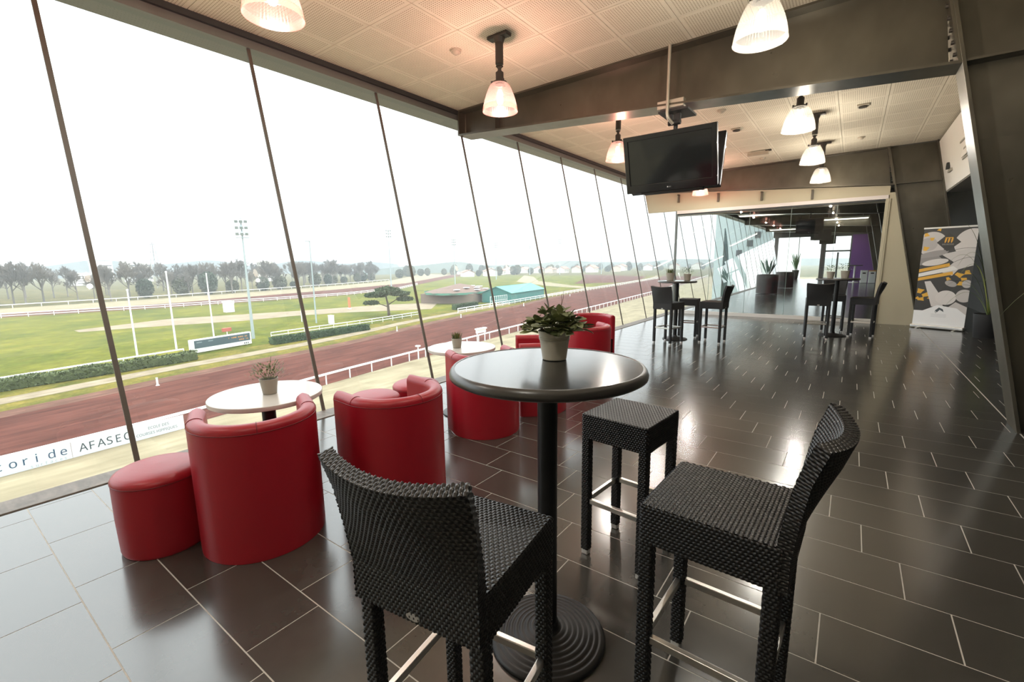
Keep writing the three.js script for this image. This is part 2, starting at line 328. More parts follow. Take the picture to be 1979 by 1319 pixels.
function sample(poly, t) { // by arc length
  const L = [0]; for (let i = 1; i < poly.length; i++) L.push(L[i - 1] + Math.hypot(poly[i][0] - poly[i - 1][0], poly[i][1] - poly[i - 1][1]));
  const s = t * L[L.length - 1]; let i = 1; while (i < poly.length - 1 && L[i] < s) i++;
  const k = (s - L[i - 1]) / (L[i] - L[i - 1] || 1); return [poly[i - 1][0] + (poly[i][0] - poly[i - 1][0]) * k, poly[i - 1][1] + (poly[i][1] - poly[i - 1][1]) * k];
}
function strip(name, A, B, y, m, scale = 12) {
  const n = 48, p = [], uv = [], ix = []; let s = 0, last;
  for (let i = 0; i <= n; i++) {
    const a = sample(A, i / n), b = sample(B, i / n); if (last) s += Math.hypot(a[0] - last[0], a[1] - last[1]); last = a;
    p.push([a[0], y, a[1]], [b[0], y, b[1]]); const w = Math.hypot(a[0] - b[0], a[1] - b[1]); uv.push([s / scale, 0], [s / scale, w / scale]);
    if (i) { const k = 2 * i; ix.push(k - 2, k, k - 1, k, k + 1, k - 1); }
  }
  return struct(name, quads(p, ix, uv), m);
}
const RAIL = [[-33.9, 40], [-34.5, -2], [-35.1, -10.3], [-37.4, -24], [-38.7, -34.5], [-44.3, -83], [-51.7, -149], [-78, -330]];
const FARRED = [[-47, 40], [-50.1, -3.6], [-52.3, -11], [-53.8, -20], [-54.8, -30], [-57.5, -43], [-60.5, -51], [-63.6, -65], [-67.5, -92], [-74, -119], [-81, -156], [-86, -200], [-99, -290], [-112, -340]];
const off = (poly, d) => poly.map(([x, z]) => [x - d, z]);
{
  const g = new THREE.PlaneGeometry(2600, 2600, 1, 1).rotateX(-Math.PI / 2), uv = g.attributes.uv; for (let i = 0; i < uv.count; i++) uv.setXY(i, uv.getX(i) * 120, uv.getY(i) * 120);
  const o = struct('open_ground', g, ground.field); o.position.set(-400, GY - 0.06, -300);
}
strip('sand_apron', [[-5, 40], [-5, -330]], RAIL, GY, ground.sand, 16);
strip('race_track', RAIL, FARRED, GY + 0.01, ground.clay, 14);
strip('track_edge', off(FARRED, -2.2), FARRED, GY + 0.02, ground.clayEdge, 9);
strip('grass_verge', FARRED, off(FARRED, 9), GY + 0.015, ground.verge, 9);
strip('verge_path', off(FARRED, 2.7), off(FARRED, 5.2), GY + 0.03, ground.path, 9);
const INFIELD = off(FARRED, 9), FAR1 = [[-160, 40], [-153, -14], [-147, -44], [-146, -95], [-158, -130], [-182, -162], [-230, -230], [-300, -330]];
strip('infield_grass', INFIELD, FAR1, GY + 0.01, ground.grass, 30);
strip('sand_path', [[-104, -18], [-101, -29], [-96, -40], [-95.5, -50], [-92, -60], [-80, -76]], [[-108, -18], [-114, -34], [-109, -47], [-104.5, -60], [-101, -77], [-92, -90]], GY + 0.03, ground.path, 14);
const FAR2 = [[-170, 40], [-163, -15], [-165, -50], [-184, -115], [-206, -176], [-260, -250], [-330, -345]];
strip('far_track', FAR1, FAR2, GY + 0.02, ground.clay, 22);
strip('far_sand', FAR2, [[-200, 40], [-188, -17], [-195, -59], [-222, -145], [-250, -200], [-330, -290], [-390, -360]], GY + 0.02, ground.sand, 22);
strip('bend_track', [[-96, -228], [-103, -272], [-120, -330]], [[-112, -205], [-150, -290], [-190, -360]], GY + 0.03, ground.clay, 20);
strip('bend_sand', [[-87, -177], [-106, -190], [-150, -230], [-200, -300]], [[-90, -170], [-112, -180], [-156, -216], [-230, -330]], GY + 0.035, ground.sand, 20);

const railWhite = std({ color: lin(0.80, 0.80, 0.78), roughness: 0.5 });
function railFence(name, label, line, h, step, r, second) {
  const t = thing(name, label, 'fence'), L = []; let acc = 0;
  for (let i = 1; i < line.length; i++) acc += Math.hypot(line[i][0] - line[i - 1][0], line[i][1] - line[i - 1][1]);
  const n = Math.max(2, Math.round(acc / step)), pts = []; for (let i = 0; i <= n; i++) { const q = sample(line, i / n); pts.push(V3(q[0], GY + h, q[1])); }
  mesh('top_rail', M(pts.slice(1).map((p, i) => bar(pts[i], p.clone(), r * 2.0, r * 1.5))), railWhite, t);
  if (second) mesh('lower_rail', M(pts.slice(1).map((p, i) => bar(pts[i].clone().setY(GY + h * 0.5), p.clone().setY(GY + h * 0.5), r * 1.2, r * 1.4))), railWhite, t);
  const pg = M(cyl(r * 0.62, r * 0.62, h, 0, h / 2, 0, 8));
  pts.forEach((p) => { const o = mesh('post', pg, railWhite, t); o.position.set(p.x, GY, p.z); });
  return t;
}
railFence('track_rail', 'white running rail beside the near side of the red clay track', [[-34.3, 8], ...RAIL.slice(1)], 0.95, 2.75, 0.095, false);
railFence('track_rail', 'white rail behind the long trimmed hedge at the left edge', [[-60.2, 10], [-60.8, -4.6], [-63.4, -19.8]], 0.95, 2.9, 0.09, true);
railFence('track_rail', 'white two bar rail between the scoreboard and the clubhouse', [[-68.3, -32.5], [-69.6, -52.5], [-71.4, -64.5]], 0.9, 2.6, 0.07, true);
railFence('track_rail', 'white fence running past the teal shed beside the red track', [[-67.9, -72.3], [-71, -96.3], [-77, -136], [-84, -198], [-95, -280]], 1.0, 3.2, 0.10, true);
railFence('track_rail', 'white inner rail of the far red track', off(FAR1, -2).slice(0, 6), 1.0, 4.2, 0.12, true);
railFence('track_rail', 'white outer rail of the far red track before the bare trees', [[-190, 40], [-188, -17], [-195, -59], [-222, -145], [-250, -200]], 1.0, 6, 0.14, false);

// advertising boards on the near rail
function board(name, label, z0, z1, draw, w, h) {
  const xa = (z) => -34.38 + (z - 2) * 0.045, t = thing(name, label, 'sign');
  const g = new THREE.BoxGeometry(0.04, 0.92, Math.hypot(z0 - z1, xa(z0) - xa(z1)));
  const tx = canvasTex(w, h, draw), face = std({ map: tx, roughness: 0.5 });
  const b = mesh('panel', M(g), railWhite, t), p = mesh('printed_face', M(new THREE.PlaneGeometry(g.parameters.depth, 0.92).rotateY(Math.PI / 2).translate(0.022, 0, 0)), face, t);
  t.position.set((xa(z0) + xa(z1)) / 2 + 0.24, GY + 0.47, (z0 + z1) / 2); t.rotation.y = Math.atan2(xa(z0) - xa(z1), z0 - z1);
  return t;
}
board('advertising_board', 'white rail board lettered coride surfaces in dark blue at the left edge', 3.3, -4.78, (c, W, H) => {
  c.fillStyle = '#c3c9cb'; c.fillRect(0, 0, W, H); c.fillStyle = '#22405a'; c.font = '108px sans-serif'; c.textBaseline = 'alphabetic';
  const s = 'coride', X = (z) => (3.3 - z) / 8.08 * W; [...s].forEach((ch, i) => c.fillText(ch, X(-1.85 - i * 0.49), 108));
  c.fillStyle = '#8f9ba1'; c.font = '38px sans-serif'; [...'surfaces'].forEach((ch, i) => c.fillText(ch, X(-3.12 - i * 0.19), 152));
}, 1400, 160);
board('advertising_board', 'white rail board lettered AFASEC ECOLE DES COURSES HIPPIQUES', -4.80, -10.3, (c, W, H) => {
  c.fillStyle = '#c6cacb'; c.fillRect(0, 0, W, H); const X = (z) => (-4.8 - z) / 5.5 * W;
  c.fillStyle = '#26393f'; c.font = '112px sans-serif'; [...'AFASEC'].forEach((ch, i) => c.fillText(ch, X(-5.10 - i * 0.40), 118));
  c.fillStyle = '#4c595e'; c.font = '42px sans-serif'; c.fillText('ECOLE DES', X(-8.35), 68); c.fillText('COURSES HIPPIQUES', X(-7.72), 124);
}, 1000, 160);

// trimmed hedges
const hedgeM = [std({ color: lin(0.075, 0.095, 0.032), roughness: 0.9 }), std({ color: lin(0.045, 0.075, 0.030), roughness: 0.9 })];
function leafBlob(n, f, s, rg) { // n small leaf-like triangles scattered by f
  const p = [], ix = [];
  for (let i = 0; i < n; i++) { const c = f(rg), a = V3(rg() - 0.5, rg() - 0.5, rg() - 0.5).normalize(), b = V3(rg() - 0.5, rg() - 0.5, rg() - 0.5).cross(a).normalize(), k = p.length, q = s * (0.6 + 0.8 * rg());
    p.push([c.x - a.x * q, c.y - a.y * q, c.z - a.z * q], [c.x + b.x * q * 0.5, c.y + b.y * q * 0.5, c.z + b.z * q * 0.5], [c.x + a.x * q, c.y + a.y * q, c.z + a.z * q], [c.x - b.x * q * 0.5, c.y - b.y * q * 0.5, c.z - b.z * q * 0.5]); ix.push(k, k + 1, k + 2, k, k + 2, k + 3); }
  return quads(p, ix);
}
function hedge(label, a, b, h, w, m, lean) {
  const rg = rngOf(Math.round(h * 991 + a[1] * 7)), L = Math.hypot(b[0] - a[0], b[1] - a[1]), t = thing('clipped_hedge', label, 'hedge', [(a[0] + b[0]) / 2, GY, (a[1] + b[1]) / 2], Math.atan2(b[0] - a[0], b[1] - a[1]));
  mesh('core', M(rb(w * 0.84, h * 0.92, L, 0.15, 0, h * 0.46, 0)), m, t);
  mesh('foliage', leafBlob(5200, (q) => { const s = q(), top = q() < 0.45; return top ? V3((q() - 0.5) * w, h * (0.9 + 0.14 * q() + lean * Math.sin(s * 40)), (s - 0.5) * L) : V3((q() < 0.5 ? -1 : 1) * w * (0.40 + 0.1 * q()), q() * h, (s - 0.5) * L); }, 0.13, rg), m, t);
  return t;
}
hedge('long untrimmed green hedge below the white rail at the left edge', [-58.6, 8], [-60.4, -20], 1.0, 1.3, hedgeM[0], 0.08);
hedge('neatly squared dark green hedge right of the scoreboard', [-62.8, -29.8], [-63.6, -46], 0.95, 1.3, hedgeM[1], 0.0);
hedge('short clipped hedge in front of the white clubhouse wall', [-73.5, -77], [-74.5, -86], 1.2, 1.4, hedgeM[1], 0.0);

// electronic scoreboard
{
  const t = thing('scoreboard', 'low electronic race scoreboard with orange figures between the hedges', 'scoreboard', [-65.0, GY, -24.6], Math.atan2(65.9 - 64.3, 29 - 21.4) - 0.0);
  t.rotation.y = Math.PI / 2 + 0.2;
  const scr = canvasTex(512, 96, (c, W, H) => { c.fillStyle = '#46565c'; c.fillRect(0, 0, W, H); c.fillStyle = '#7c8a8d'; c.fillRect(20, 20, 46, 12); c.fillRect(120, 18, 42, 14); c.font = '22px monospace'; c.fillStyle = '#f2a53c'; c.fillText('1 1008 0302 25', 300, 40); c.fillText('0052 15', 400, 76); });
  mesh('cabinet', M(rb(7.9, 1.65, 0.5, 0.05, 0, 0.95, 0)), railWhite, t);
  mesh('display', M(new THREE.PlaneGeometry(7.3, 0.98).translate(0.1, 1.15, 0.26)), std({ map: scr, roughness: 0.4, emissive: 0xffffff, emissiveMap: canvasTex(512, 96, (c, W, H) => { c.fillStyle = '#000'; c.fillRect(0, 0, W, H); c.font = '22px monospace'; c.fillStyle = '#d07a20'; c.fillText('1 1008 0302 25', 300, 40); c.fillText('0052 15', 400, 76); }), emissiveIntensity: 0.8 }), t);
  mesh('numeral', M(bx(0.12, 0.2, 0.02, 2.9, 0.36, 0.26), bx(0.12, 0.2, 0.02, 3.15, 0.36, 0.26), bx(0.12, 0.2, 0.02, 3.4, 0.36, 0.26)), mat.darkGrey, t);
  mesh('post', M(bx(0.12, 0.3, 0.2, -3.4, 0.08, 0)), railWhite, t); mesh('post', M(bx(0.12, 0.3, 0.2, 3.4, 0.08, 0)), railWhite, t);
  const t2 = thing('timer_sign', 'small red timing box peeping above the scoreboard', 'sign', [-67.2, GY, -26.2], Math.PI / 2 + 0.2);
  mesh('case', M(rb(1.2, 0.5, 0.3, 0.04, 0, 2.2, 0)), std({ color: lin(0.35, 0.08, 0.05), roughness: 0.5 }), t2);
  mesh('pole', M(cyl(0.06, 0.06, 2.0, 0, 1.0, 0, 8)), railWhite, t2);
}
// flood light masts
const mastM = std({ color: lin(0.36, 0.42, 0.43), metalness: 0.3, roughness: 0.5 }), lampHead = std({ color: lin(0.30, 0.35, 0.36), roughness: 0.4 });
function mast(label, x, z, h, rows, turn) {
  const t = thing('floodlight_mast', label, 'floodlight', [x, GY, z], turn);
  mesh('pole', M(cyl(h * 0.006, h * 0.013, h * 0.84, 0, h * 0.42, 0, 10)), mastM, t);
  mesh('platform', M(bx(h * 0.095, 0.12, 0.5, 0, h * 0.842, 0), bx(h * 0.012, h * 0.16, 0.12, 0, h * 0.92, 0)), mastM, t);
  for (let r = 0; r < rows; r++) for (let c = -1; c <= 1; c++) mesh('lamp_head', M(rb(h * 0.024, h * 0.024, 0.5, 0.03).rotateX(0.5)), lampHead, t).position.set(c * h * 0.034, h * (0.875 + r * 0.05), 0.2);
  for (let r = 0; r < rows; r++) mesh('cross_bar', M(bx(h * 0.085, 0.08, 0.08, 0, h * (0.868 + r * 0.05), 0)), mastM, t);
  return t;
}
mast('tall floodlight mast with nine lamps standing behind the scoreboard', -70.6, -31, 17.4, 3, 1.1);
mast('floodlight mast rising above the pine tree', -181, -146, 27.5, 3, 0.9);
mast('floodlight mast behind the clubhouse roof', -159.7, -168.7, 23, 3, 0.9);
mast('floodlight mast right of the clubhouse beside the tiled houses', -189, -239, 24.2, 3, 0.8);
mast('leftmost pale floodlight mast before the row of houses', -232, -342, 27, 3, 0.3);
mast('middle pale floodlight mast before the row of houses', -213, -362, 31.8, 3, 0.3);
mast('rightmost pale floodlight mast before the row of houses', -182, -383, 27.6, 3, 0.3);
function flagPole(label, x, z, h, r) { const t = thing('white_pole', label, 'pole', [x, GY, z]); mesh('pole', M(cyl(r * 0.7, r, h, 0, h / 2, 0, 10)), railWhite, t); mesh('cap', M(new THREE.SphereGeometry(r * 1.1, 8, 6).translate(0, h, 0)), railWhite, t); return t; }
flagPole('short white pole nearest the left window joint behind the hedge', -68.5, -16.6, 8.0, 0.11);
flagPole('tallest white pole standing left of the scoreboard', -70, -21.1, 10.0, 0.12);
flagPole('white pole rising straight behind the scoreboard', -76, -27.8, 9.6, 0.11);
flagPole('slim white pole beside the far sand path', -84, -46, 5.2, 0.08);
{
  const t = thing('street_light', 'slender pale lamp post right of the nine lamp mast', 'lamp post', [-79.5, GY, -46.3], 0.6);
  mesh('pole', M(cyl(0.09, 0.15, 14.9, 0, 7.45, 0, 10)), mastM, t);
  mesh('lamp_head', M(rb(0.9, 0.14, 0.35, 0.05, -0.35, 14.95, 0)), lampHead, t);
}
// small track furniture
for (const [x, z, w] of [[-51.3, -13.2, 'left of the first window joint'], [-59.6, -47.5, 'below the clipped hedge end'], [-63.2, -66.5, 'in front of the clubhouse'], [-66.5, -93, 'in front of the teal shed'], [-73, -128, 'beyond the teal shed']]) {
  const t = thing('track_marker', 'little white marker stake on the red track ' + w, 'marker', [x + 1.5, GY, z]); mesh('stake', M(rb(0.14, 0.75, 0.14, 0.03, 0, 0.37, 0)), railWhite, t); mesh('foot', M(cyl(0.14, 0.16, 0.05, 0, 0.03, 0, 8)), railWhite, t);
}
{
  const t = thing('distance_post', 'white T shaped post on the near rail beside the second table', 'marker', [-38.4, GY, -34.2]); mesh('stem', M(cyl(0.07, 0.07, 1.5, 0, 0.75, 0, 8)), railWhite, t); mesh('disc', M(cyl(0.3, 0.3, 0.1, 0, 1.52, 0, 14)), railWhite, t);
  const b = thing('white_cabin', 'white box cabin on the far infield path', 'cabin', [-118, GY, -47]); mesh('body', M(rb(1.8, 2.4, 1.8, 0.06, 0, 1.2, 0)), railWhite, b); mesh('roof', M(rb(2.0, 0.12, 2.0, 0.03, 0, 2.46, 0)), railWhite, b);
  const c = thing('white_box', 'white marker box beside the pale lamp post', 'box', [-76.5, GY, -47.5]); mesh('body', M(rb(0.9, 1.5, 0.7, 0.05, 0, 0.75, 0)), railWhite, c); mesh('lid', M(rb(0.96, 0.06, 0.76, 0.02, 0, 1.52, 0)), railWhite, c);
  const d = thing('orange_sign', 'upright orange sign beside the path left of the pine', 'sign', [-98, GY, -66]); mesh('panel', M(rb(0.9, 2.6, 0.1, 0.03, 0, 1.6, 0)), std({ color: lin(0.6, 0.16, 0.06), roughness: 0.6 }), d); mesh('foot', M(rb(1.0, 0.3, 0.4, 0.04, 0, 0.15, 0)), railWhite, d);
  const e = thing('track_gate', 'white covered gate frame on the rail behind the bar table plant', 'gate', [-40.0, GY, -47]); mesh('frame', M(bx(0.1, 1.7, 0.1, 0, 0.85, -0.8), bx(0.1, 1.7, 0.1, 0, 0.85, 0.8), bx(0.2, 0.5, 1.9, 0, 1.5, 0)), railWhite, e); mesh('hood', M(rb(0.6, 0.2, 2.0, 0.08, 0, 1.8, 0)), railWhite, e);
  const f = thing('feather_flag', 'tall pointed grey blue feather flag outside the far hall windows', 'flag', [-6.3, GY, -30], 0.75);
  const sh = []; for (let i = 0; i <= 12; i++) { const s = i / 12; sh.push([0.02 + 0.36 * Math.pow(Math.sin(Math.PI * Math.min(1, s * 0.93 + 0.07)), 0.8) * (s < 0.4 ? 0.5 + s * 1.25 : 1), 7.0 + 5.4 * s]); }
  mesh('sail', extrude([[0, 7.0], ...sh, [0, 12.4]], 0.012), phy({ color: lin(0.22, 0.33, 0.35), roughness: 0.8 }), f); mesh('mast', M(cyl(0.02, 0.03, 12.4, -0.02, 6.2, 0, 8)), mastM, f);
}
// umbrella pine
{
  const rg = rngOf(55), t = thing('umbrella_pine', 'dark green flat topped pine tree beside the clubhouse', 'tree', [-76.4, GY, -60.6]);
  mesh('trunk', M(rod(V3(0, 0, 0), V3(0.1, 2.6, 0.2), 0.3, 8, 0.24), rod(V3(0.1, 2.6, 0.2), V3(-0.3, 4.6, 0.4), 0.22, 8, 0.12), rod(V3(0.1, 2.4, 0.2), V3(1.8, 3.9, -1.4), 0.14, 6, 0.05), rod(V3(0.05, 2.0, 0.1), V3(-1.5, 2.9, 1.8), 0.13, 6, 0.05)), std({ color: lin(0.10, 0.075, 0.05), roughness: 0.9 }), t);
  const lobes = [[0, 5.3, 0, 2.4, 0.8], [1.6, 4.6, -1.8, 2.0, 0.6], [-1.5, 4.4, 1.9, 2.1, 0.6], [2.2, 3.5, -2.6, 1.6, 0.45], [-2.0, 2.9, 2.7, 1.5, 0.4], [0.8, 4.9, 1.3, 1.8, 0.6], [-1.2, 4.9, -1.3, 1.7, 0.6]];
  for (const [x, y, z, r, h] of lobes) mesh('bough', leafBlob(900, (q) => { const a = q() * 6.283, d = Math.sqrt(q()) * r; return V3(x + Math.cos(a) * d, y + (q() - 0.35) * h * 2 * (1 - 0.6 * d / r), z + Math.sin(a) * d); }, 0.3, rg), std({ color: lin(0.038, 0.062, 0.022), roughness: 0.9 }), t);
}
// clubhouse and shed
{
  const t = thing('clubhouse', 'low clubhouse with brown roof, white skylights and green eaves', 'building', [-92, GY, -99], 0.42);
  const roofM = std({ color: lin(0.13, 0.08, 0.06), roughness: 0.9 }), green = std({ color: lin(0.07, 0.22, 0.16), roughness: 0.6 }), wallM = std({ color: lin(0.15, 0.11, 0.085), roughness: 0.8 });
  mesh('wall', M(bx(15, 2.6, 22, 0, 1.3, 0)), wallM, t); 
  const roof = (o, y0, y1) => { const p = [], N = 10; for (let i = 0; i < N; i++) { const a = i / N * 6.283; p.push([Math.cos(a) * 9.5 * o, y0, Math.sin(a) * 14.5 * o]); } p.push([0, y1, 0]); const ix = []; for (let i = 0; i < N; i++) ix.push(i, N, (i + 1) % N); return quads(p, ix); };
  mesh('roof', toCreasedNormals(roof(1, 2.8, 5.0), 0.3), roofM, t);
  mesh('eaves', M(cyl(1, 1, 0.55, 0, 0, 0, 10, true).scale(9.6, 1, 14.6).translate(0, 2.7, 0)), green, t);
  for (const [a, d] of [[0.2, 0.62], [0.75, 0.55], [1.2, 0.72], [-0.35, 0.55], [-0.9, 0.66], [-1.35, 0.6], [0.45, 0.8], [-0.1, 0.8]]) mesh('skylight', M(rb(1.3, 0.16, 1.9, 0.05)), railWhite, t).position.set(Math.cos(a) * 9.5 * d, 2.8 + 2.2 * (1 - d) + 0.22, Math.sin(a) * 14.5 * d);
  mesh('white_wall', M(bx(0.15, 2.3, 8, 7.6, 1.2, -1)), railWhite, t); mesh('awning', M(bx(0.9, 0.5, 3.0, 8.0, 2.3, 3.5)), std({ color: lin(0.55, 0.50, 0.08), roughness: 0.7 }), t);
  const s = thing('teal_shed', 'teal metal shed with pitched roof beside the red track', 'building', [-78.6, GY, -108], 0.16);
  const teal = std({ color: lin(0.03, 0.16, 0.14), roughness: 0.6 }), tealRoof = std({ color: lin(0.05, 0.21, 0.18), roughness: 0.55 });
  mesh('wall', M(extrude([[-4.5, 0], [4.5, 0], [4.5, 2.6], [0, 4.2], [-4.5, 2.6]], 22).translate(0, 0, -11)), teal, s);
  mesh('roof', M(bar(V3(-2.35, 3.5, -11.3), V3(-2.35, 3.5, 11.3), 0.15, 5.2).translate(2.35, -3.5, 0).rotateZ(-1.23).translate(-2.35, 3.5, 0)), tealRoof, s);
  mesh('roof', M(bar(V3(2.35, 3.5, -11.3), V3(2.35, 3.5, 11.3), 0.15, 5.2).translate(-2.35, -3.5, 0).rotateZ(1.23).translate(2.35, 3.5, 0)), tealRoof, s);
  const fn = thing('wire_enclosure', 'pale mesh enclosure between the clubhouse and the teal shed', 'fence', [-72.8, GY, -93], 0.1); for (let i = 0; i < 9; i++) mesh('post', M(bx(0.08, 2.4, 0.08, 0, 1.2, 0)), railWhite, fn).position.set(0, 0, -4 + i); mesh('rail', M(bx(0.06, 0.06, 8, 0, 2.3, 0), bx(0.06, 0.06, 8, 0, 1.2, 0)), railWhite, fn);
}
// bare winter trees
const barkM = [std({ color: lin(0.21, 0.19, 0.165), roughness: 0.95 }), std({ color: lin(0.16, 0.15, 0.135), roughness: 0.95 })];
function bareTree(seed, h) {
  const rg = rngOf(seed), trunk = { p: [], ix: [] }, crown = { p: [], ix: [] };
  const stick = (o, a, b, r0, r1) => {
    const d = b.clone().sub(a).normalize(), u = V3(0.3, 0.2, 0.9).cross(d).normalize(), w = d.clone().cross(u), k = o.p.length;
    for (let i = 0; i < 3; i++) { const c = Math.cos(i * 2.094), s = Math.sin(i * 2.094), e = u.clone().multiplyScalar(c).addScaledVector(w, s); o.p.push([a.x + e.x * r0, a.y + e.y * r0, a.z + e.z * r0], [b.x + e.x * r1, b.y + e.y * r1, b.z + e.z * r1]); }
    for (let i = 0; i < 3; i++) { const j = (i + 1) % 3; o.ix.push(k + 2 * i, k + 2 * j, k + 2 * i + 1, k + 2 * j, k + 2 * j + 1, k + 2 * i + 1); }
  };
  const grow = (a, dir, len, r, lvl) => {
    const b = a.clone().addScaledVector(dir, len); stick(lvl < 2 ? trunk : crown, a, b, r, r * 0.7); if (lvl >= 5) return;
    const n = lvl === 0 ? 7 : lvl === 4 ? 5 : 4;
    for (let i = 0; i < n; i++) { const s = lvl === 0 ? 0.55 + 0.45 * rg() : 0.35 + 0.65 * rg(), q = a.clone().lerp(b, s), d = dir.clone().add(V3(rg() - 0.5, rg() - 0.2, rg() - 0.5).multiplyScalar(lvl === 0 ? 1.7 : 1.5)).normalize(); grow(q, d, len * (0.52 + 0.2 * rg()), Math.max(0.034, r * 0.5), lvl + 1); }
  };
  grow(V3(0, 0, 0), V3(0, 1, 0), h * 0.42, h * 0.022, 0);
  const t = quads(trunk.p, trunk.ix), c = quads(crown.p, crown.ix); return [t, c];
}
{
  const kinds = [1, 2, 3, 4].map((k) => bareTree(k * 131, 10));
  const rg = rngOf(7), spots = [];
  for (let i = 0; i < 52; i++) { const s = i / 51; const q = sample([[-206, 22], [-197, -22], [-193, -45], [-200, -92], [-232, -150], [-262, -205]], s); spots.push([q[0] - rg() * 14, q[1] + (rg() - 0.5) * 5, 1.0 + 0.5 * rg(), i % 4]); }
  for (let i = 0; i < 48; i++) { const q = sample([[-250, 30], [-232, -60], [-262, -150], [-320, -240]], i / 47); spots.push([q[0] - rg() * 20, q[1] + (rg() - 0.5) * 6, 1.1 + 0.4 * rg(), (i * 3) % 4]); }
  spots.forEach(([x, z, s, k]) => {
    const t = thing('bare_tree', 'leafless grey tree in the wood behind the far red track', 'tree', [x, GY, z], rg() * 6.28, 'bare trees beyond the far track'); t.scale.setScalar(s);
    mesh('trunk', kinds[k][0], barkM[k % 2], t); mesh('crown', kinds[k][1], barkM[(k + 1) % 2], t);
  });
  const bushG = [1, 2].map((k) => leafBlob(1500, (q) => { const a = q() * 6.283, v = q() * 2 - 1, r = Math.cbrt(q()) * 2.2; return V3(Math.cos(a) * Math.sqrt(1 - v * v) * r, 2.2 + v * r, Math.sin(a) * Math.sqrt(1 - v * v) * r); }, 0.32, rngOf(k * 9)));
  const bushM = [std({ color: lin(0.06, 0.085, 0.055), roughness: 0.95 }), std({ color: lin(0.11, 0.12, 0.075), roughness: 0.95 })];
  const bstem = M(rod(V3(0, 0, 0), V3(0, 1.2, 0), 0.2, 6, 0.12));
  const bush = (x, z, s, k, label, group) => { const t = thing('evergreen_tree', label, 'tree', [x, GY, z], rg() * 6.28, group); t.scale.set(s, s * (0.9 + 0.5 * rg()), s); mesh('foliage', bushG[k], bushM[k], t); mesh('trunk', bstem, barkM[0], t); };
  for (let i = 0; i < 14; i++) { const q = sample([[-195, -50], [-203, -95], [-232, -150], [-262, -205]], (i + rg() * 0.6) / 14); bush(q[0] - 3 - rg() * 8, q[1], 0.8 + 0.7 * rg(), i % 2, 'dark evergreen clump among the bare trees beyond the far track', 'evergreen clumps in the wood'); }
  for (let i = 0; i < 46; i++) { const q = sample([[-290, -240], [-330, -400], [-290, -500], [-262, -640], [-150, -700], [-60, -760]], (i + rg() * 0.7) / 46); bush(q[0] - rg() * 30, q[1] - rg() * 20, 1.0 + 0.9 * rg(), i % 2, 'dark tree among the tiled houses on the horizon', 'trees behind the houses'); }
  for (let i = 0; i < 26; i++) { const q = sample([[-262, -300], [-262, -420], [-232, -470], [-200, -560], [-120, -640]], (i + rg() * 0.8) / 26); bush(q[0] + (rg() - 0.5) * 26, q[1] + (rg() - 0.5) * 24, 0.9 + 0.8 * rg(), i % 2, 'small tree or bush in the gardens of the tiled houses', 'garden trees by the houses'); }
}
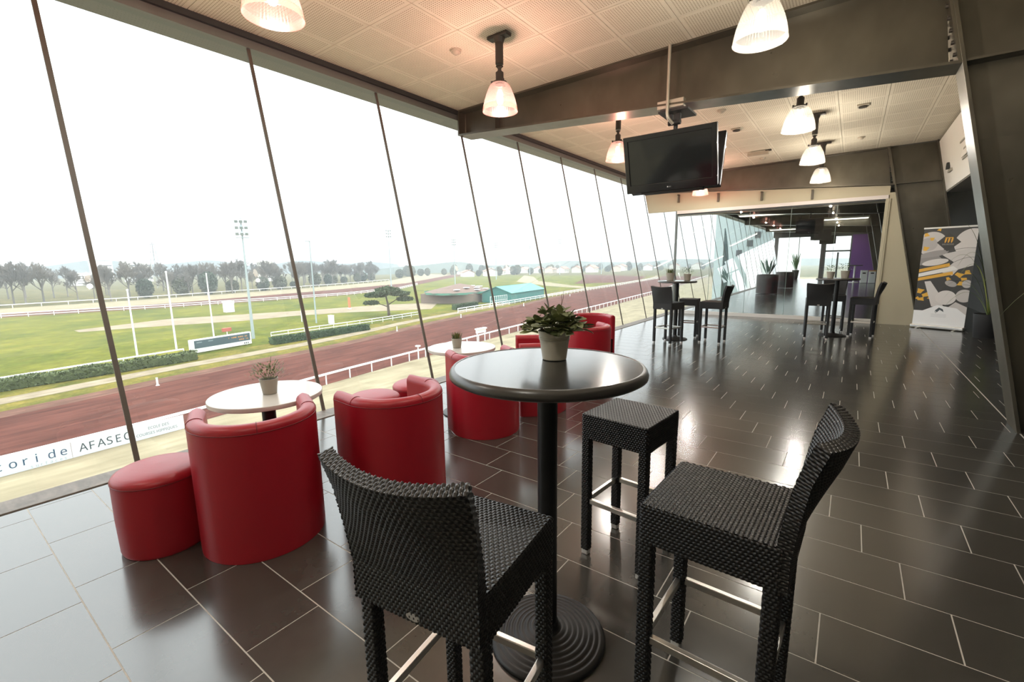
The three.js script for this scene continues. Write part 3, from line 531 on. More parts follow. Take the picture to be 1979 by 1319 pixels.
// houses, blocks and hills on the horizon
{
  const wallC = [[0.66, 0.62, 0.55], [0.60, 0.50, 0.40], [0.70, 0.69, 0.66], [0.55, 0.52, 0.44]].map((c) => std({ color: lin(...c), roughness: 0.8 })), roofC = [[0.36, 0.15, 0.10], [0.30, 0.16, 0.12], [0.40, 0.20, 0.14]].map((c) => std({ color: lin(...c), roughness: 0.85 })), pane = std({ color: lin(0.08, 0.09, 0.10), roughness: 0.3 });
  const list = [[-262, -292, 15, 5.4, 0.9, 2, 0], [-252, -310, 17, 6.6, 0.8, 2, 1], [-268, -345, 14, 6.0, 0.5, 0, 0], [-280, -374, 15, 6.4, 0.3, 0, 1], [-289, -415, 15, 6.2, 0.2, 2, 2], [-271, -416, 14, 6.6, 0.4, 0, 0], [-256, -417, 14, 6.4, 0.2, 1, 2], [-243, -420, 13, 6.6, 0.1, 0, 1], [-232, -430, 14, 7.0, 0.3, 3, 0], [-222, -445, 14, 7.4, 0.1, 0, 2], [-235, -470, 16, 7.6, 0.2, 2, 1], [-210, -480, 15, 7.0, 0.4, 1, 0], [-225, -530, 17, 8.0, 0.2, 0, 1], [-200, -550, 17, 7.5, 0.3, 2, 2], [-180, -590, 18, 8.0, 0.2, 3, 0], [-160, -620, 20, 8.0, 0.1, 0, 1], [-120, -650, 20, 8.5, 0.2, 2, 2], [-85, -690, 22, 9, 0.1, 1, 0]];
  list.forEach(([x, z, w, h, r, a, b], i) => {
    const t = thing('tiled_house', 'pale house with red tiled roof in the row beyond the racecourse', 'house', [x, GY, z], r, 'tiled houses beyond the racecourse'), d = w * 0.62;
    mesh('wall', M(extrude([[-d / 2, 0], [d / 2, 0], [d / 2, h * 0.62], [0, h * 0.96], [-d / 2, h * 0.62]], w).translate(0, 0, -w / 2)), wallC[a], t);
    for (const s of [-1, 1]) { const A = V3(s * d * 0.27, h * 0.80, 0), ang = Math.atan2(h * 0.34, d / 2), L = Math.hypot(h * 0.34, d / 2) * 1.12; mesh('roof', M(bx(L, 0.3, w * 1.06).rotateZ(-s * ang).translate(A.x, A.y + 0.18, 0)), roofC[b], t); }
    for (let k = 0; k < 3; k++) mesh('window', M(bx(0.1, 1.3, 1.2, d / 2 + 0.03, h * 0.36, (k - 1) * w * 0.28)), pane, t);
    mesh('chimney', M(bx(0.7, 1.4, 0.7, d * 0.2, h * 0.98, w * 0.2)), wallC[3], t);
  });
  const blockM = [std({ color: lin(0.72, 0.72, 0.70), roughness: 0.8 }), std({ color: lin(0.60, 0.58, 0.52), roughness: 0.8 })];
  [[-498, -106, 16.4, 14, 0, 'white tower block on the horizon right of the first window joint'], [-463, -117, 16, 10, 0, 'left one of the paired pale tower blocks on the horizon'], [-456, -124, 16, 8, 1, 'right one of the paired pale tower blocks on the horizon'], [-345, -165, 14.2, 9, 1, 'pale tower block above the wood right of the nine lamp mast'], [-407, -75, 7.5, 14, 0, 'low white farmhouse showing through the bare trees at left']].forEach(([x, z, h, w, m, label]) => {
    const t = thing('tower_block', label, 'building', [x, GY, z], 0.2); mesh('walls', M(bx(w, h, w * 0.7, 0, h / 2, 0)), blockM[m], t); mesh('roof', M(bx(w * 1.03, 0.4, w * 0.74, 0, h + 0.2, 0)), blockM[1 - m], t);
    for (let k = 0; k < 4; k++) mesh('window_band', M(bx(0.1, h * 0.06, w * 0.6, w / 2 + 0.02, h * (0.2 + 0.2 * k), 0)), pane, t);
  });
  const ridge = (label, pts, H, m, sd) => { const p = [], ix = [], N = 80; for (let i = 0; i <= N; i++) { const q = sample(pts, i / N), e = H * (0.75 + 0.5 * (vnoise(i * 0.17, sd, 999, sd) - 0.5)) * Math.min(1, 0.55 + Math.sin(Math.PI * i / N)); p.push([q[0], GY - 2, q[1]], [q[0] - 30, GY + e, q[1] - 12], [q[0] - 160, GY - 2, q[1] - 60]); if (i) { const k = 3 * i; ix.push(k - 3, k - 2, k, k, k - 2, k + 1, k - 2, k - 1, k + 1, k + 1, k - 1, k + 2); } } return solo('wooded_ridge', quads(p, ix), m, label, 'hill'); };
  ridge('long low wooded ridge behind the bare trees on the left horizon', [[-820, 260], [-760, -100], [-690, -320], [-610, -520]], 23, std({ color: lin(0.055, 0.075, 0.075), roughness: 1 }), 3);
  ridge('dark tree covered rise behind the houses on the horizon', [[-420, -300], [-420, -520], [-380, -700], [-300, -860], [-60, -980], [200, -1000]], 15, std({ color: lin(0.05, 0.07, 0.055), roughness: 1 }), 9);
  // lattice pylon at the left
  const t = thing('power_pylon', 'faint lattice pylon on the horizon behind the white poles', 'pylon', [-300, GY, -86], 0.4), pm = std({ color: lin(0.25, 0.27, 0.28), roughness: 0.6 });
  for (const sx of [-1, 1]) for (const sz of [-1, 1]) mesh('leg', M(rod(V3(sx * 2.2, 0, sz * 2.2), V3(sx * 0.4, 24, sz * 0.4), 0.14, 5)), pm, t);
  for (const [y, w] of [[15, 7], [19, 9], [23, 5]]) mesh('arm', M(bx(w, 0.2, 0.2, 0, y, 0)), pm, t);
  // white raked wing of the neighbouring stand, seen through the far hall
  const g = thing('grandstand_wing', 'white raked wing of the next stand seen through the far hall windows', 'building', [0, 0, 0]);
  mesh('raked_wall', extrude([[-10.6, -9], [-5.6, -9], [-5.6, 5.4], [-7.6, 4.5], [-11.9, 2.1]], 3).translate(0, 0, -73), std({ color: lin(0.8, 0.82, 0.82), roughness: 0.6 }), g);
  const fac = std({ color: lin(0.42, 0.50, 0.51), roughness: 0.5 }); mesh('facade', extrude([[-17.5, -9], [-12.2, -9], [-12.4, 2.2], [-7.6, 4.9], [-6.0, 5.6], [-6.0, 8.5], [-17.5, 8.5]], 3).translate(0, 0, -80), fac, g);
  for (const [x, y] of [[-11.6, 5.2], [-10.2, 6.0], [-12.6, 4.0], [-9.0, 6.8], [-14.0, 2.6]]) mesh('window', M(bx(0.8, 0.9, 0.1, x, y, -76.96)), pane, g);
}
// ================================================================ HALL BEHIND THE GLASS PARTITION
{
  const fl = struct('floor_far', bx(7.1, 0.30, 28.6, -0.55, -0.1505, -27.9), mat.tiles[1]);
  fl.geometry = boxUV(fl.geometry, 0.8);
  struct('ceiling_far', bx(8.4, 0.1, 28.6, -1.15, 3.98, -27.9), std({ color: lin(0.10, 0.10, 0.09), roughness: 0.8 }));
  struct('trim_90', bx(4.9, 0.42, 0.06, -1.9, 3.02, -14.3), mat.fascia);
  // end wall with window, glazed door and purple panel
  const z = -42.2, wallM = std({ color: lin(0.10, 0.10, 0.10), roughness: 0.6 });
  struct('wall_end', M(bx(7.9, 1.0, 0.15, -1.3, 3.7, z), bx(0.22, 3.3, 0.2, -1.93, 1.6, z), bx(0.25, 3.3, 0.2, -5.0, 1.6, z)), wallM);
  struct('wall_purple', bx(3.2, 3.3, 0.2, 1.44, 1.6, z + 0.02), std({ color: lin(0.17, 0.055, 0.29), roughness: 0.6 }));
  struct('window_70', M(new THREE.PlaneGeometry(1.4, 3.1).translate(-2.75, 1.6, z)), mat.glass);
  struct('window_71', M(new THREE.PlaneGeometry(1.4, 3.1).translate(-4.18, 1.6, z)), mat.glass);
  struct('trim_91', bx(0.04, 3.2, 0.08, -3.46, 1.6, z), mat.frameGrey);
  const fm = mat.frameGrey, door = new THREE.Group(); door.name = 'door_1'; door.userData.kind = 'structure'; scene.add(door);
  mesh('frame', M(bx(0.10, 3.2, 0.12, -1.77, 1.6, z), bx(0.10, 3.2, 0.12, -0.2, 1.6, z), bx(1.6, 0.12, 0.12, -1.0, 2.1, z), bx(1.6, 0.08, 0.12, -1.0, 3.2, z), bx(0.12, 2.0, 0.1, -0.95, 1.0, z), bx(1.6, 0.14, 0.1, -1.0, 0.07, z)), fm, door);
  mesh('pane', M(new THREE.PlaneGeometry(1.5, 1.0).translate(-1.0, 2.66, z)), mat.glass, door);
  mesh('pane', M(new THREE.PlaneGeometry(0.72, 1.9).translate(-1.36, 1.06, z)), mat.glass, door);
  mesh('pane', M(new THREE.PlaneGeometry(0.62, 1.9).translate(-0.57, 1.06, z)), mat.glass, door);
  // flat fluorescent fittings
  const glow = std({ color: 0xffffff, emissive: lin(1, 0.95, 0.80), emissiveIntensity: 1.15, roughness: 0.5 }), body = std({ color: lin(0.5, 0.5, 0.48), roughness: 0.5 });
  for (const [x, zz, w] of [[-3.45, -23.6, 'nearest fluorescent ceiling light behind the partition on the window side'], [-0.5, -29.0, 'nearest fluorescent ceiling light behind the partition on the column side'], [-3.8, -36.0, 'far fluorescent ceiling light behind the partition on the window side'], [-0.45, -40.6, 'far fluorescent ceiling light behind the partition on the column side']]) {
    const t = thing('fluorescent_light', w, 'ceiling light', [x, 3.5, zz]); mesh('housing', M(rb(1.95, 0.09, 0.34, 0.02, 0, 0.05, 0)), body, t); mesh('diffuser', M(rb(1.85, 0.05, 0.30, 0.02, 0, -0.012, 0)), glow, t); mesh('hanger', M(cyl(0.01, 0.01, 0.34, -0.7, 0.26, 0, 6), cyl(0.01, 0.01, 0.34, 0.7, 0.26, 0, 6)), body, t);
    const l = new THREE.RectAreaLight(lin(1, 0.93, 0.8), 5, 1.8, 0.28); l.name = 'tube_light'; l.position.set(x, 3.455, zz); l.lookAt(x, 0, zz); scene.add(l);
  }
  // brown tub chairs
  const brown = phy({ color: lin(0.055, 0.045, 0.045), roughness: 0.4 });
  for (const [x, zz, w] of [[-3.05, -23.6, 'nearer dark brown tub chair behind the glass partition'], [-2.9, -28.8, 'farther dark brown tub chair behind the glass partition']]) {
    const t = thing('tub_chair', w, 'armchair', [x, 0, zz], 1.2);
    mesh('shell', M(lathe([[0.43, 0.02], [0.44, 0.82], [0.40, 0.86], [0.36, 0.82], [0.35, 0.46]], 30)), brown, t); mesh('seat', M(cyl(0.36, 0.36, 0.44, 0, 0.24, 0, 26)), brown, t); mesh('cushion', M(rb(0.5, 0.14, 0.5, 0.05, 0, 0.52, 0)), brown, t);
  }
  // white bins and high table by the purple wall
  for (const [x, w] of [[0.62, 'left white recycling bin before the purple wall'], [1.02, 'right white recycling bin with orange lid before the purple wall']]) {
    const t = thing('recycling_bin', w, 'bin', [x, 0, -36]); mesh('body', M(rb(0.36, 0.72, 0.36, 0.03, 0, 0.37, 0)), mat.white, t); mesh('lid', M(rb(0.37, 0.06, 0.37, 0.02, 0, 0.76, 0)), x > 0.9 ? std({ color: lin(0.7, 0.35, 0.08), roughness: 0.6 }) : mat.white, t); mesh('opening', M(bx(0.16, 0.08, 0.01, 0, 0.62, 0.183)), mat.black, t);
  }
  const ht = thing('high_table', 'dark topped high table with white leg before the purple wall', 'table', [0.13, 0, -37]); mesh('top', M(cyl(0.42, 0.40, 0.05, 0, 1.08, 0, 28)), mat.blackMatt, ht); mesh('leg', M(cyl(0.05, 0.05, 1.04, 0, 0.53, 0, 14)), mat.white, ht); mesh('base', M(cyl(0.25, 0.27, 0.03, 0, 0.015, 0, 24)), mat.white, ht);
  // tall pot plants
  const leafM = phy({ color: lin(0.06, 0.16, 0.05), roughness: 0.6, side: THREE.DoubleSide }), leafP = phy({ color: lin(0.12, 0.22, 0.18), roughness: 0.6, side: THREE.DoubleSide });
  for (const [x, zz, h, w, lm] of [[-3.45, -41, 2.3, 'tall green bamboo in a black pot at the end of the far hall', leafM], [-3.55, -27.6, 1.75, 'spiky pale plant standing between the brown tub chairs', leafP]]) {
    const rg = rngOf(Math.round(zz * 10)), t = thing('tall_pot_plant', w, 'plant', [x, 0, zz]);
    mesh('pot', M(lathe([[0.0, 0.0], [0.16, 0.0], [0.24, 0.72], [0.22, 0.72], [0.21, 0.66], [0, 0.66]], 20)), mat.black, t);
    for (let i = 0; i < 26; i++) { const a = rg() * 6.283, r = 0.10 + 0.22 * rg(), y = 0.7 + (h - 0.7) * (0.35 + 0.65 * rg()); const p0 = V3(Math.cos(a) * 0.05, 0.66, Math.sin(a) * 0.05), p2 = V3(Math.cos(a) * r * 1.4, y, Math.sin(a) * r * 1.4), s = V3(-Math.sin(a), 0, Math.cos(a)).multiplyScalar(0.035), mid = p0.clone().lerp(p2, 0.6).add(V3(0, 0.12, 0));
      mesh('leaf', quads([p0.toArray(), mid.clone().add(s).toArray(), p2.toArray(), mid.clone().sub(s).toArray()], [0, 1, 2, 0, 2, 3]), lm, t); }
  }
}
// ================================================================ PENDANT LAMPS, TELEVISIONS, CEILING FITTINGS
const stemM = std({ color: lin(0.045, 0.040, 0.034), metalness: 0.3, roughness: 0.5 });
const shadePink = phy({ color: lin(0.95, 0.54, 0.48), transmission: 0.975, roughness: 0.22, thickness: 0, ior: 1.45, side: THREE.DoubleSide });
const shadeWhite = phy({ color: lin(0.96, 0.91, 0.84), transmission: 0.975, roughness: 0.16, thickness: 0, ior: 1.45, side: THREE.DoubleSide });
const bulbM = std({ color: 0xffffff, emissive: lin(1, 0.86, 0.66), emissiveIntensity: 5 });
function ribbedShade() { // prismatic bell, open below
  const prof = [[0.078, 0.285], [0.098, 0.268], [0.118, 0.235], [0.136, 0.195], [0.153, 0.150], [0.168, 0.100], [0.179, 0.050], [0.187, 0.008], [0.189, 0.0], [0.184, 0.0], [0.174, 0.05]];
  const N = 144, p = [], ix = [];
  prof.forEach(([r, y], j) => { for (let i = 0; i <= N; i++) { const a = i / N * Math.PI * 2, q = j > 0 && j < 7 ? r + (i % 3 === 0 ? 0.0022 : -0.0008) : r; p.push([Math.cos(a) * q, y, Math.sin(a) * q]); } });
  for (let j = 0; j + 1 < prof.length; j++) for (let i = 0; i < N; i++) { const a = j * (N + 1) + i, b = a + N + 1; ix.push(a, a + 1, b, b, a + 1, b + 1); }
  return quads(p, ix);
}
const shadeG = ribbedShade(), bulbG = M(lathe([[0, -0.085], [0.022, -0.08], [0.034, -0.055], [0.036, -0.02], [0.032, 0.03], [0.018, 0.06], [0.0, 0.062]], 20));
function pendant(x, z, shadeMat, label, power) {
  const yb = 3.11, yc = CEIL(x), t = thing('pendant_lamp', label, 'ceiling lamp', [x, yb, z], 0, 'bell shaped pendant lamps');
  mesh('ceiling_mount', M(rb(0.26, 0.035, 0.10, 0.012, 0, yc - yb - 0.018, 0), cyl(0.065, 0.045, 0.05, 0, yc - yb - 0.055, 0, 20)), stemM, t);
  mesh('upper_tube', M(cyl(0.042, 0.042, yc - yb - 0.50, 0, (yc - yb + 0.40) / 2 + 0.02, 0, 20)), stemM, t);
  mesh('joint', M(lathe([[0.0, 0.385], [0.038, 0.39], [0.02, 0.41], [0.02, 0.43], [0.040, 0.45], [0, 0.455]], 20)), stemM, t);
  mesh('lower_tube', M(cyl(0.042, 0.042, 0.12, 0, 0.33, 0, 20)), stemM, t);
  mesh('shade_holder', M(cyl(0.076, 0.080, 0.016, 0, 0.288, 0, 24), ...[0, 1, 2].map((k) => bx(0.02, 0.03, 0.02, Math.cos(k * 2.094 + 0.5) * 0.082, 0.292, Math.sin(k * 2.094 + 0.5) * 0.082))), stemM, t);
  mesh('shade', shadeG, shadeMat, t);
  mesh('bulb', bulbG, bulbM, t).position.y = 0.16;
  const l = new THREE.PointLight(lin(1, 0.955, 0.86), power, 0, 2); l.name = 'bulb_light'; l.position.set(0, 0.0, 0); l.castShadow = true; l.shadow.radius = 1.6; t.add(l);
}
const LX = -3.2, RX = -0.71, PW = 2.3;
pendant(LX, -1.75, shadePink, 'pink bell pendant lamp cut by the top edge above the windows', PW);
pendant(RX, -1.75, shadeWhite, 'white bell pendant lamp above the viewer beyond the top edge', PW);
pendant(LX, -4.17, shadePink, 'pink bell pendant lamp hanging before the end of the near beam', PW);
pendant(RX, -4.13, shadeWhite, 'large white bell pendant lamp at the top edge before the near beam', PW);
pendant(LX, -7.25, shadePink, 'pink bell pendant lamp partly hidden by the television left edge', PW);
pendant(RX, -7.12, shadeWhite, 'white bell pendant lamp nearest behind the steel beam', PW);
pendant(LX, -9.70, shadePink, 'pink bell pendant lamp hidden right behind the televisions', PW);
pendant(RX, -9.62, shadeWhite, 'white bell pendant lamp second behind the steel beam', PW);
pendant(LX, -12.25, shadePink, 'pink bell pendant lamp showing just below the television', PW);
pendant(RX, -12.0, shadeWhite, 'white bell pendant lamp farthest from the viewer before the partition', PW);

pendant(LX, 0.65, shadePink, 'pink bell pendant lamp behind the viewer on the window side', PW);
pendant(RX, 0.65, shadeWhite, 'white bell pendant lamp behind the viewer on the column side', PW);
// ---------------------------------------------------------------- two back-to-back televisions under the near beam
{
  const logo = canvasTex(96, 32, (c, W, H) => { c.fillStyle = '#0a0b0c'; c.fillRect(0, 0, W, H); c.strokeStyle = '#d8dadb'; c.fillStyle = '#d8dadb'; c.beginPath(); c.arc(20, 16, 10, 0, 6.3); c.fill(); c.font = '24px sans-serif'; c.fillText('LG', 40, 25); });
  const tv = (label, tilt, zc, turn) => {
    const t = thing('television', label, 'television', [-1.835, 2.655, zc], turn); const g = new THREE.Group(); t.rotation.order = 'YXZ'; t.rotation.x = tilt;
    mesh('housing', M(rb(1.06, 0.655, 0.06, 0.012, 0, 0, -0.032)), mat.black, t);
    mesh('bezel', M(rb(1.06, 0.055, 0.02, 0.006, 0, 0.30, 0.004), rb(1.06, 0.095, 0.02, 0.006, 0, -0.28, 0.004), rb(0.055, 0.655, 0.02, 0.006, -0.5025, 0, 0.004), rb(0.055, 0.655, 0.02, 0.006, 0.5025, 0, 0.004)), phy({ color: lin(0.008, 0.008, 0.009), roughness: 0.12, ior: 1.5 }), t);
    mesh('screen', M(new THREE.PlaneGeometry(0.96, 0.52).translate(0, 0.02, 0.002)), mat.screen, t);
    mesh('logo', M(new THREE.PlaneGeometry(0.07, 0.023).translate(0, -0.285, 0.0155)), std({ map: logo, roughness: 0.3 }), t);
    mesh('speaker_lip', M(rb(0.72, 0.02, 0.05, 0.006, 0, -0.338, -0.03)), mat.black, t);
  };
  tv('flat black television hanging under the near beam, screen towards the viewer', 0.28, -5.60, 0);
  tv('flat black television behind the first one, facing the partition', 0.28, -5.94, Math.PI);
  const proto = scene.getObjectByName('television');
  for (const [z, w] of [[FARBAYS[0], 'nearest'], [FARBAYS[1], 'middle'], [FARBAYS[2], 'farthest']]) {
    const a = copyOf(proto, [-1.47, 2.77, z + 0.14], 0, w + ' black television of the three hanging in the hall behind the partition', 'televisions in the far hall'); a.scale.setScalar(0.85); a.rotation.order = 'YXZ'; a.rotation.x = 0.2;
    solo('hanging_pole', M(cyl(0.025, 0.025, 0.34, -1.47, 3.14, z, 10), bx(0.2, 0.03, 0.2, -1.47, 3.27, z)), mat.blackMatt, w + ' dark ceiling pole above a television in the far hall', 'pole', 'television poles in the far hall');
  }
  const t = thing('television_mount', 'pale clamp and black pole holding the televisions under the beam', 'mount', [-1.84, 0, -5.77]);
  mesh('clamp_block', M(rb(0.30, 0.09, 0.10, 0.008, 0.0, 3.275, 0.14)), mat.chromePipe, t);
  mesh('clamp_plate', M(rb(0.34, 0.025, 0.36, 0.006, 0.03, 3.205, 0)), mat.blackMatt, t);
  mesh('yoke', M(rb(0.05, 0.12, 0.05, 0.012, -0.03, 3.14, 0.05), rb(0.05, 0.12, 0.05, 0.012, 0.06, 3.14, 0.05), cyl(0.03, 0.03, 0.14, 0, 0, 0, 14).rotateZ(Math.PI / 2).translate(0.015, 3.10, 0.05)), mat.blackMatt, t);
  mesh('pole', M(cyl(0.025, 0.025, 0.75, 0.015, 2.76, 0.0, 14)), mat.black, t);
  mesh('arm', M(bx(0.06, 0.05, 0.22, 0.015, 2.66, 0)), mat.black, t);
  const c = thing('cable_duct', 'pale vertical cable pipe dropping from the ceiling to the television', 'pipe', [-1.86, 0, -5.555]);
  mesh('pipe', M(cyl(0.018, 0.018, CEIL(-1.86) - 3.16, 0, (CEIL(-1.86) + 3.16) / 2, 0, 12)), mat.chromePipe, c); mesh('elbow', M(tube([V3(0, 3.17, 0), V3(0.01, 3.12, -0.01), V3(0.05, 3.06, -0.06)], 0.018, 10, 8)), mat.chromePipe, c);
}
// ---------------------------------------------------------------- small ceiling fittings
const fitM = std({ color: lin(0.42, 0.38, 0.31), roughness: 0.5 });
function fitting(x, z, kind, label) {
  const t = thing(kind, label, kind === 'smoke_detector' ? 'detector' : 'ceiling fitting', [x, CEIL(x), z]);
  if (kind === 'smoke_detector') { mesh('base', M(cyl(0.065, 0.06, 0.02, 0, -0.012, 0, 24)), fitM, t); mesh('dome', M(lathe([[0, -0.05], [0.03, -0.046], [0.045, -0.03], [0.048, -0.02]], 20)), fitM, t); }
  else if (kind === 'exit_light') { mesh('body', M(rb(0.42, 0.07, 0.09, 0.01, 0, -0.06, 0)), fitM, t); mesh('bracket', M(rb(0.12, 0.03, 0.05, 0.006, 0.2, -0.015, 0)), stemM, t); }
  else { mesh('plate', M(rb(0.16, 0.02, 0.16, 0.006, 0, -0.012, 0)), fitM, t); mesh('grille', M(cyl(0.06, 0.06, 0.02, 0, -0.03, 0, 20)), stemM, t); }
}
fitting(-3.78, -4.13, 'smoke_detector', 'round smoke detector on the ceiling left of the second pink lamp');
fitting(-1.92, -8.35, 'smoke_detector', 'round smoke detector on the ceiling above the televisions');
fitting(-1.94, -9.66, 'ceiling_vent', 'small square vent between the television and the white lamps');
fitting(-1.91, -11.86, 'exit_light', 'long emergency light box on the ceiling left of the white lamps');
fitting(-1.94, -12.7, 'smoke_detector', 'round detector on the ceiling near the far beam');
fitting(-0.09, -9.62, 'ceiling_vent', 'small square vent on the ceiling right of the white lamps');
fitting(-0.09, -12.05, 'smoke_detector', 'round detector on the ceiling right of the farthest white lamp');
// marks on the white bulkhead
{
  const grey2 = std({ color: lin(0.35, 0.34, 0.30), roughness: 0.6 }), X = (y) => BACKX(y) - 0.012;
  const t = thing('wall_sign', 'pale outlined notice on the white bulkhead beside the column', 'sign', [0, 0, -11.0]);
  mesh('frame', M(bx(0.012, 0.03, 0.7, X(3.46), 3.46, 0), bx(0.012, 0.03, 0.7, X(3.18), 3.18, 0), bx(0.012, 0.28, 0.03, X(3.32), 3.32, 0.34), bx(0.012, 0.03, 0.45, X(3.32), 3.32, 0.1)), grey2, t); mesh('plate', M(bx(0.012, 0.25, 0.5, X(3.32) + 0.006, 3.32, -0.05)), mat.white, t);
  const s = thing('wall_box', 'small dark bracket on the white bulkhead near the far column', 'fitting', [0, 0, -12.7]);
  mesh('box', M(bx(0.05, 0.12, 0.12, X(3.28) - 0.01, 3.28, 0)), mat.darkGrey, s); mesh('hinge', M(bx(0.04, 0.05, 0.35, X(3.18), 3.18, 0.1)), grey2, s);
}
// ================================================================ WOVEN BAR CHAIRS
// strands run along u, one row every pv; they pass over and under stakes every pu
function weave(S, U, V, pu, pv, amp = 0.0014, thick = 0.0030, phase = 0) {
  const rows = Math.max(1, Math.round(V / pv)), dv = V / rows, n = Math.max(1, Math.round(U / pu)), seg = n * 3, p = [], nn = [], ix = [], q = V3(), w = V3();
  const prof = [[-0.54, -0.55], [-0.26, 0.42], [0.26, 0.42], [0.54, -0.55]];
  for (let j = 0; j < rows; j++) for (let i = 0; i <= seg; i++) {
    const u = i / seg * U, ph = Math.PI * (u / U * n + j + phase), hgt = amp * Math.cos(ph);
    for (let k = 0; k < 4; k++) {
      const v = Math.min(V, Math.max(0, (j + 0.5 + prof[k][0]) * dv)); S(u, v, q, w);
      const e = hgt + thick * prof[k][1]; p.push(q.x + w.x * e, q.y + w.y * e, q.z + w.z * e); nn.push(w.x, w.y, w.z);
      if (i && k) { const b = (j * (seg + 1) + i) * 4 + k; ix.push(b - 5, b - 4, b - 1, b - 4, b, b - 1); }
    }
  }
  const g = new THREE.BufferGeometry(); g.setAttribute('position', new THREE.Float32BufferAttribute(p, 3)); g.setIndex(ix); g.computeVertexNormals();
  const N = g.attributes.normal; let d = 0; for (let i = 0; i < N.count; i += 7) d += N.getX(i) * nn[3 * i] + N.getY(i) * nn[3 * i + 1] + N.getZ(i) * nn[3 * i + 2];
  if (d < 0) { for (let i = 0; i < ix.length; i += 3) [ix[i], ix[i + 1]] = [ix[i + 1], ix[i]]; g.setIndex(ix); g.computeVertexNormals(); }
  return g;
}
const PU = 0.0068, PV = 0.0106;
const flat = (o, a, b, n) => (u, v, q, w) => { q.copy(o).addScaledVector(a, u).addScaledVector(b, v); w.copy(n); };
// a band that goes round a rounded rectangle (half sizes hx, hz, corner r) from y0 to y1
function band(hx, hz, r, y0, y1, pu = PU, pv = PV) {
  const pts = []; const arc = (cx, cz, a0) => { for (let i = 0; i <= 4; i++) { const a = a0 + i / 4 * Math.PI / 2; pts.push([cx + Math.cos(a) * r, cz + Math.sin(a) * r, Math.cos(a), Math.sin(a)]); } };
  arc(hx - r, hz - r, 0); arc(-hx + r, hz - r, Math.PI / 2); arc(-hx + r, -hz + r, Math.PI); arc(hx - r, -hz + r, 1.5 * Math.PI); pts.push(pts[0]);
  const L = [0]; for (let i = 1; i < pts.length; i++) L.push(L[i - 1] + Math.hypot(pts[i][0] - pts[i - 1][0], pts[i][1] - pts[i - 1][1]));
  const T = L[L.length - 1], n = Math.round(T / pu / 2) * 2;
  return weave((u, v, q, w) => { let i = 1; while (i < L.length - 1 && L[i] < u) i++; const k = (u - L[i - 1]) / (L[i] - L[i - 1] || 1), a = pts[i - 1], b = pts[i]; q.set(a[0] + (b[0] - a[0]) * k, y0 + v, a[1] + (b[1] - a[1]) * k); w.set(a[2] + (b[2] - a[2]) * k, 0, a[3] + (b[3] - a[3]) * k).normalize(); }, T, y1 - y0, T / n, pv);
}
const SEAT = 0.765, APR = 0.128;
function seatGeo(s) {
  const h = s / 2, y = SEAT - 0.003;
  return [M(weave(flat(V3(-h + 0.004, y, -h + 0.004), V3(1, 0, 0), V3(0, 0, 1), V3(0, 1, 0)), s - 0.008, s - 0.008, PU * 1.15, PV * 1.15), band(h, h, 0.012, SEAT - APR, SEAT - 0.004)), M(rb(s - 0.01, APR - 0.006, s - 0.01, 0.01, 0, SEAT - APR / 2 - 0.003, 0))];
}
function legGeo(h0, h1) { const r = 0.0205; return M(band(r, r, 0.007, h0, h1, 0.0066, PV), bx(2 * r - 0.004, h1 - h0, 2 * r - 0.004, 0, (h0 + h1) / 2, 0)); }
const legShort = legGeo(0.028, SEAT - APR + 0.01), footG = M(rb(0.036, 0.032, 0.036, 0.006, 0, 0.016, 0)), footBase = M(rb(0.034, 0.006, 0.034, 0.002, 0, 0.003, 0));
function legs(t, s, stretchY) {
  const h = s / 2 - 0.0225;
  for (const [x, z] of [[-h, -h], [h, -h], [-h, h], [h, h]]) { const l = mesh('leg', legShort, mat.wicker, t); l.position.set(x, 0, z); mesh('foot_cap', footG, mat.aluFoot, l); }
  const L = 2 * h - 0.04, f = M(rb(L, 0.026, 0.020, 0.003)), sd = M(rb(0.020, 0.026, L, 0.003));
  for (const [x, z, g, y] of [[0, -h, f, stretchY], [0, h, f, stretchY], [-h, 0, sd, stretchY], [h, 0, sd, stretchY]]) mesh('stretcher', g, mat.alu, t).position.set(x, y, z);
}
function barStool(label, x, z, turn, group) {
  const t = thing('bar_stool', label, 'stool', [x, 0, z], turn, group), [a, b] = seatGeo(0.35);
  const s = mesh('seat', a, mat.wicker, t); mesh('seat_core', b, mat.wickerCore, s); legs(t, 0.35, 0.30); return t;
}
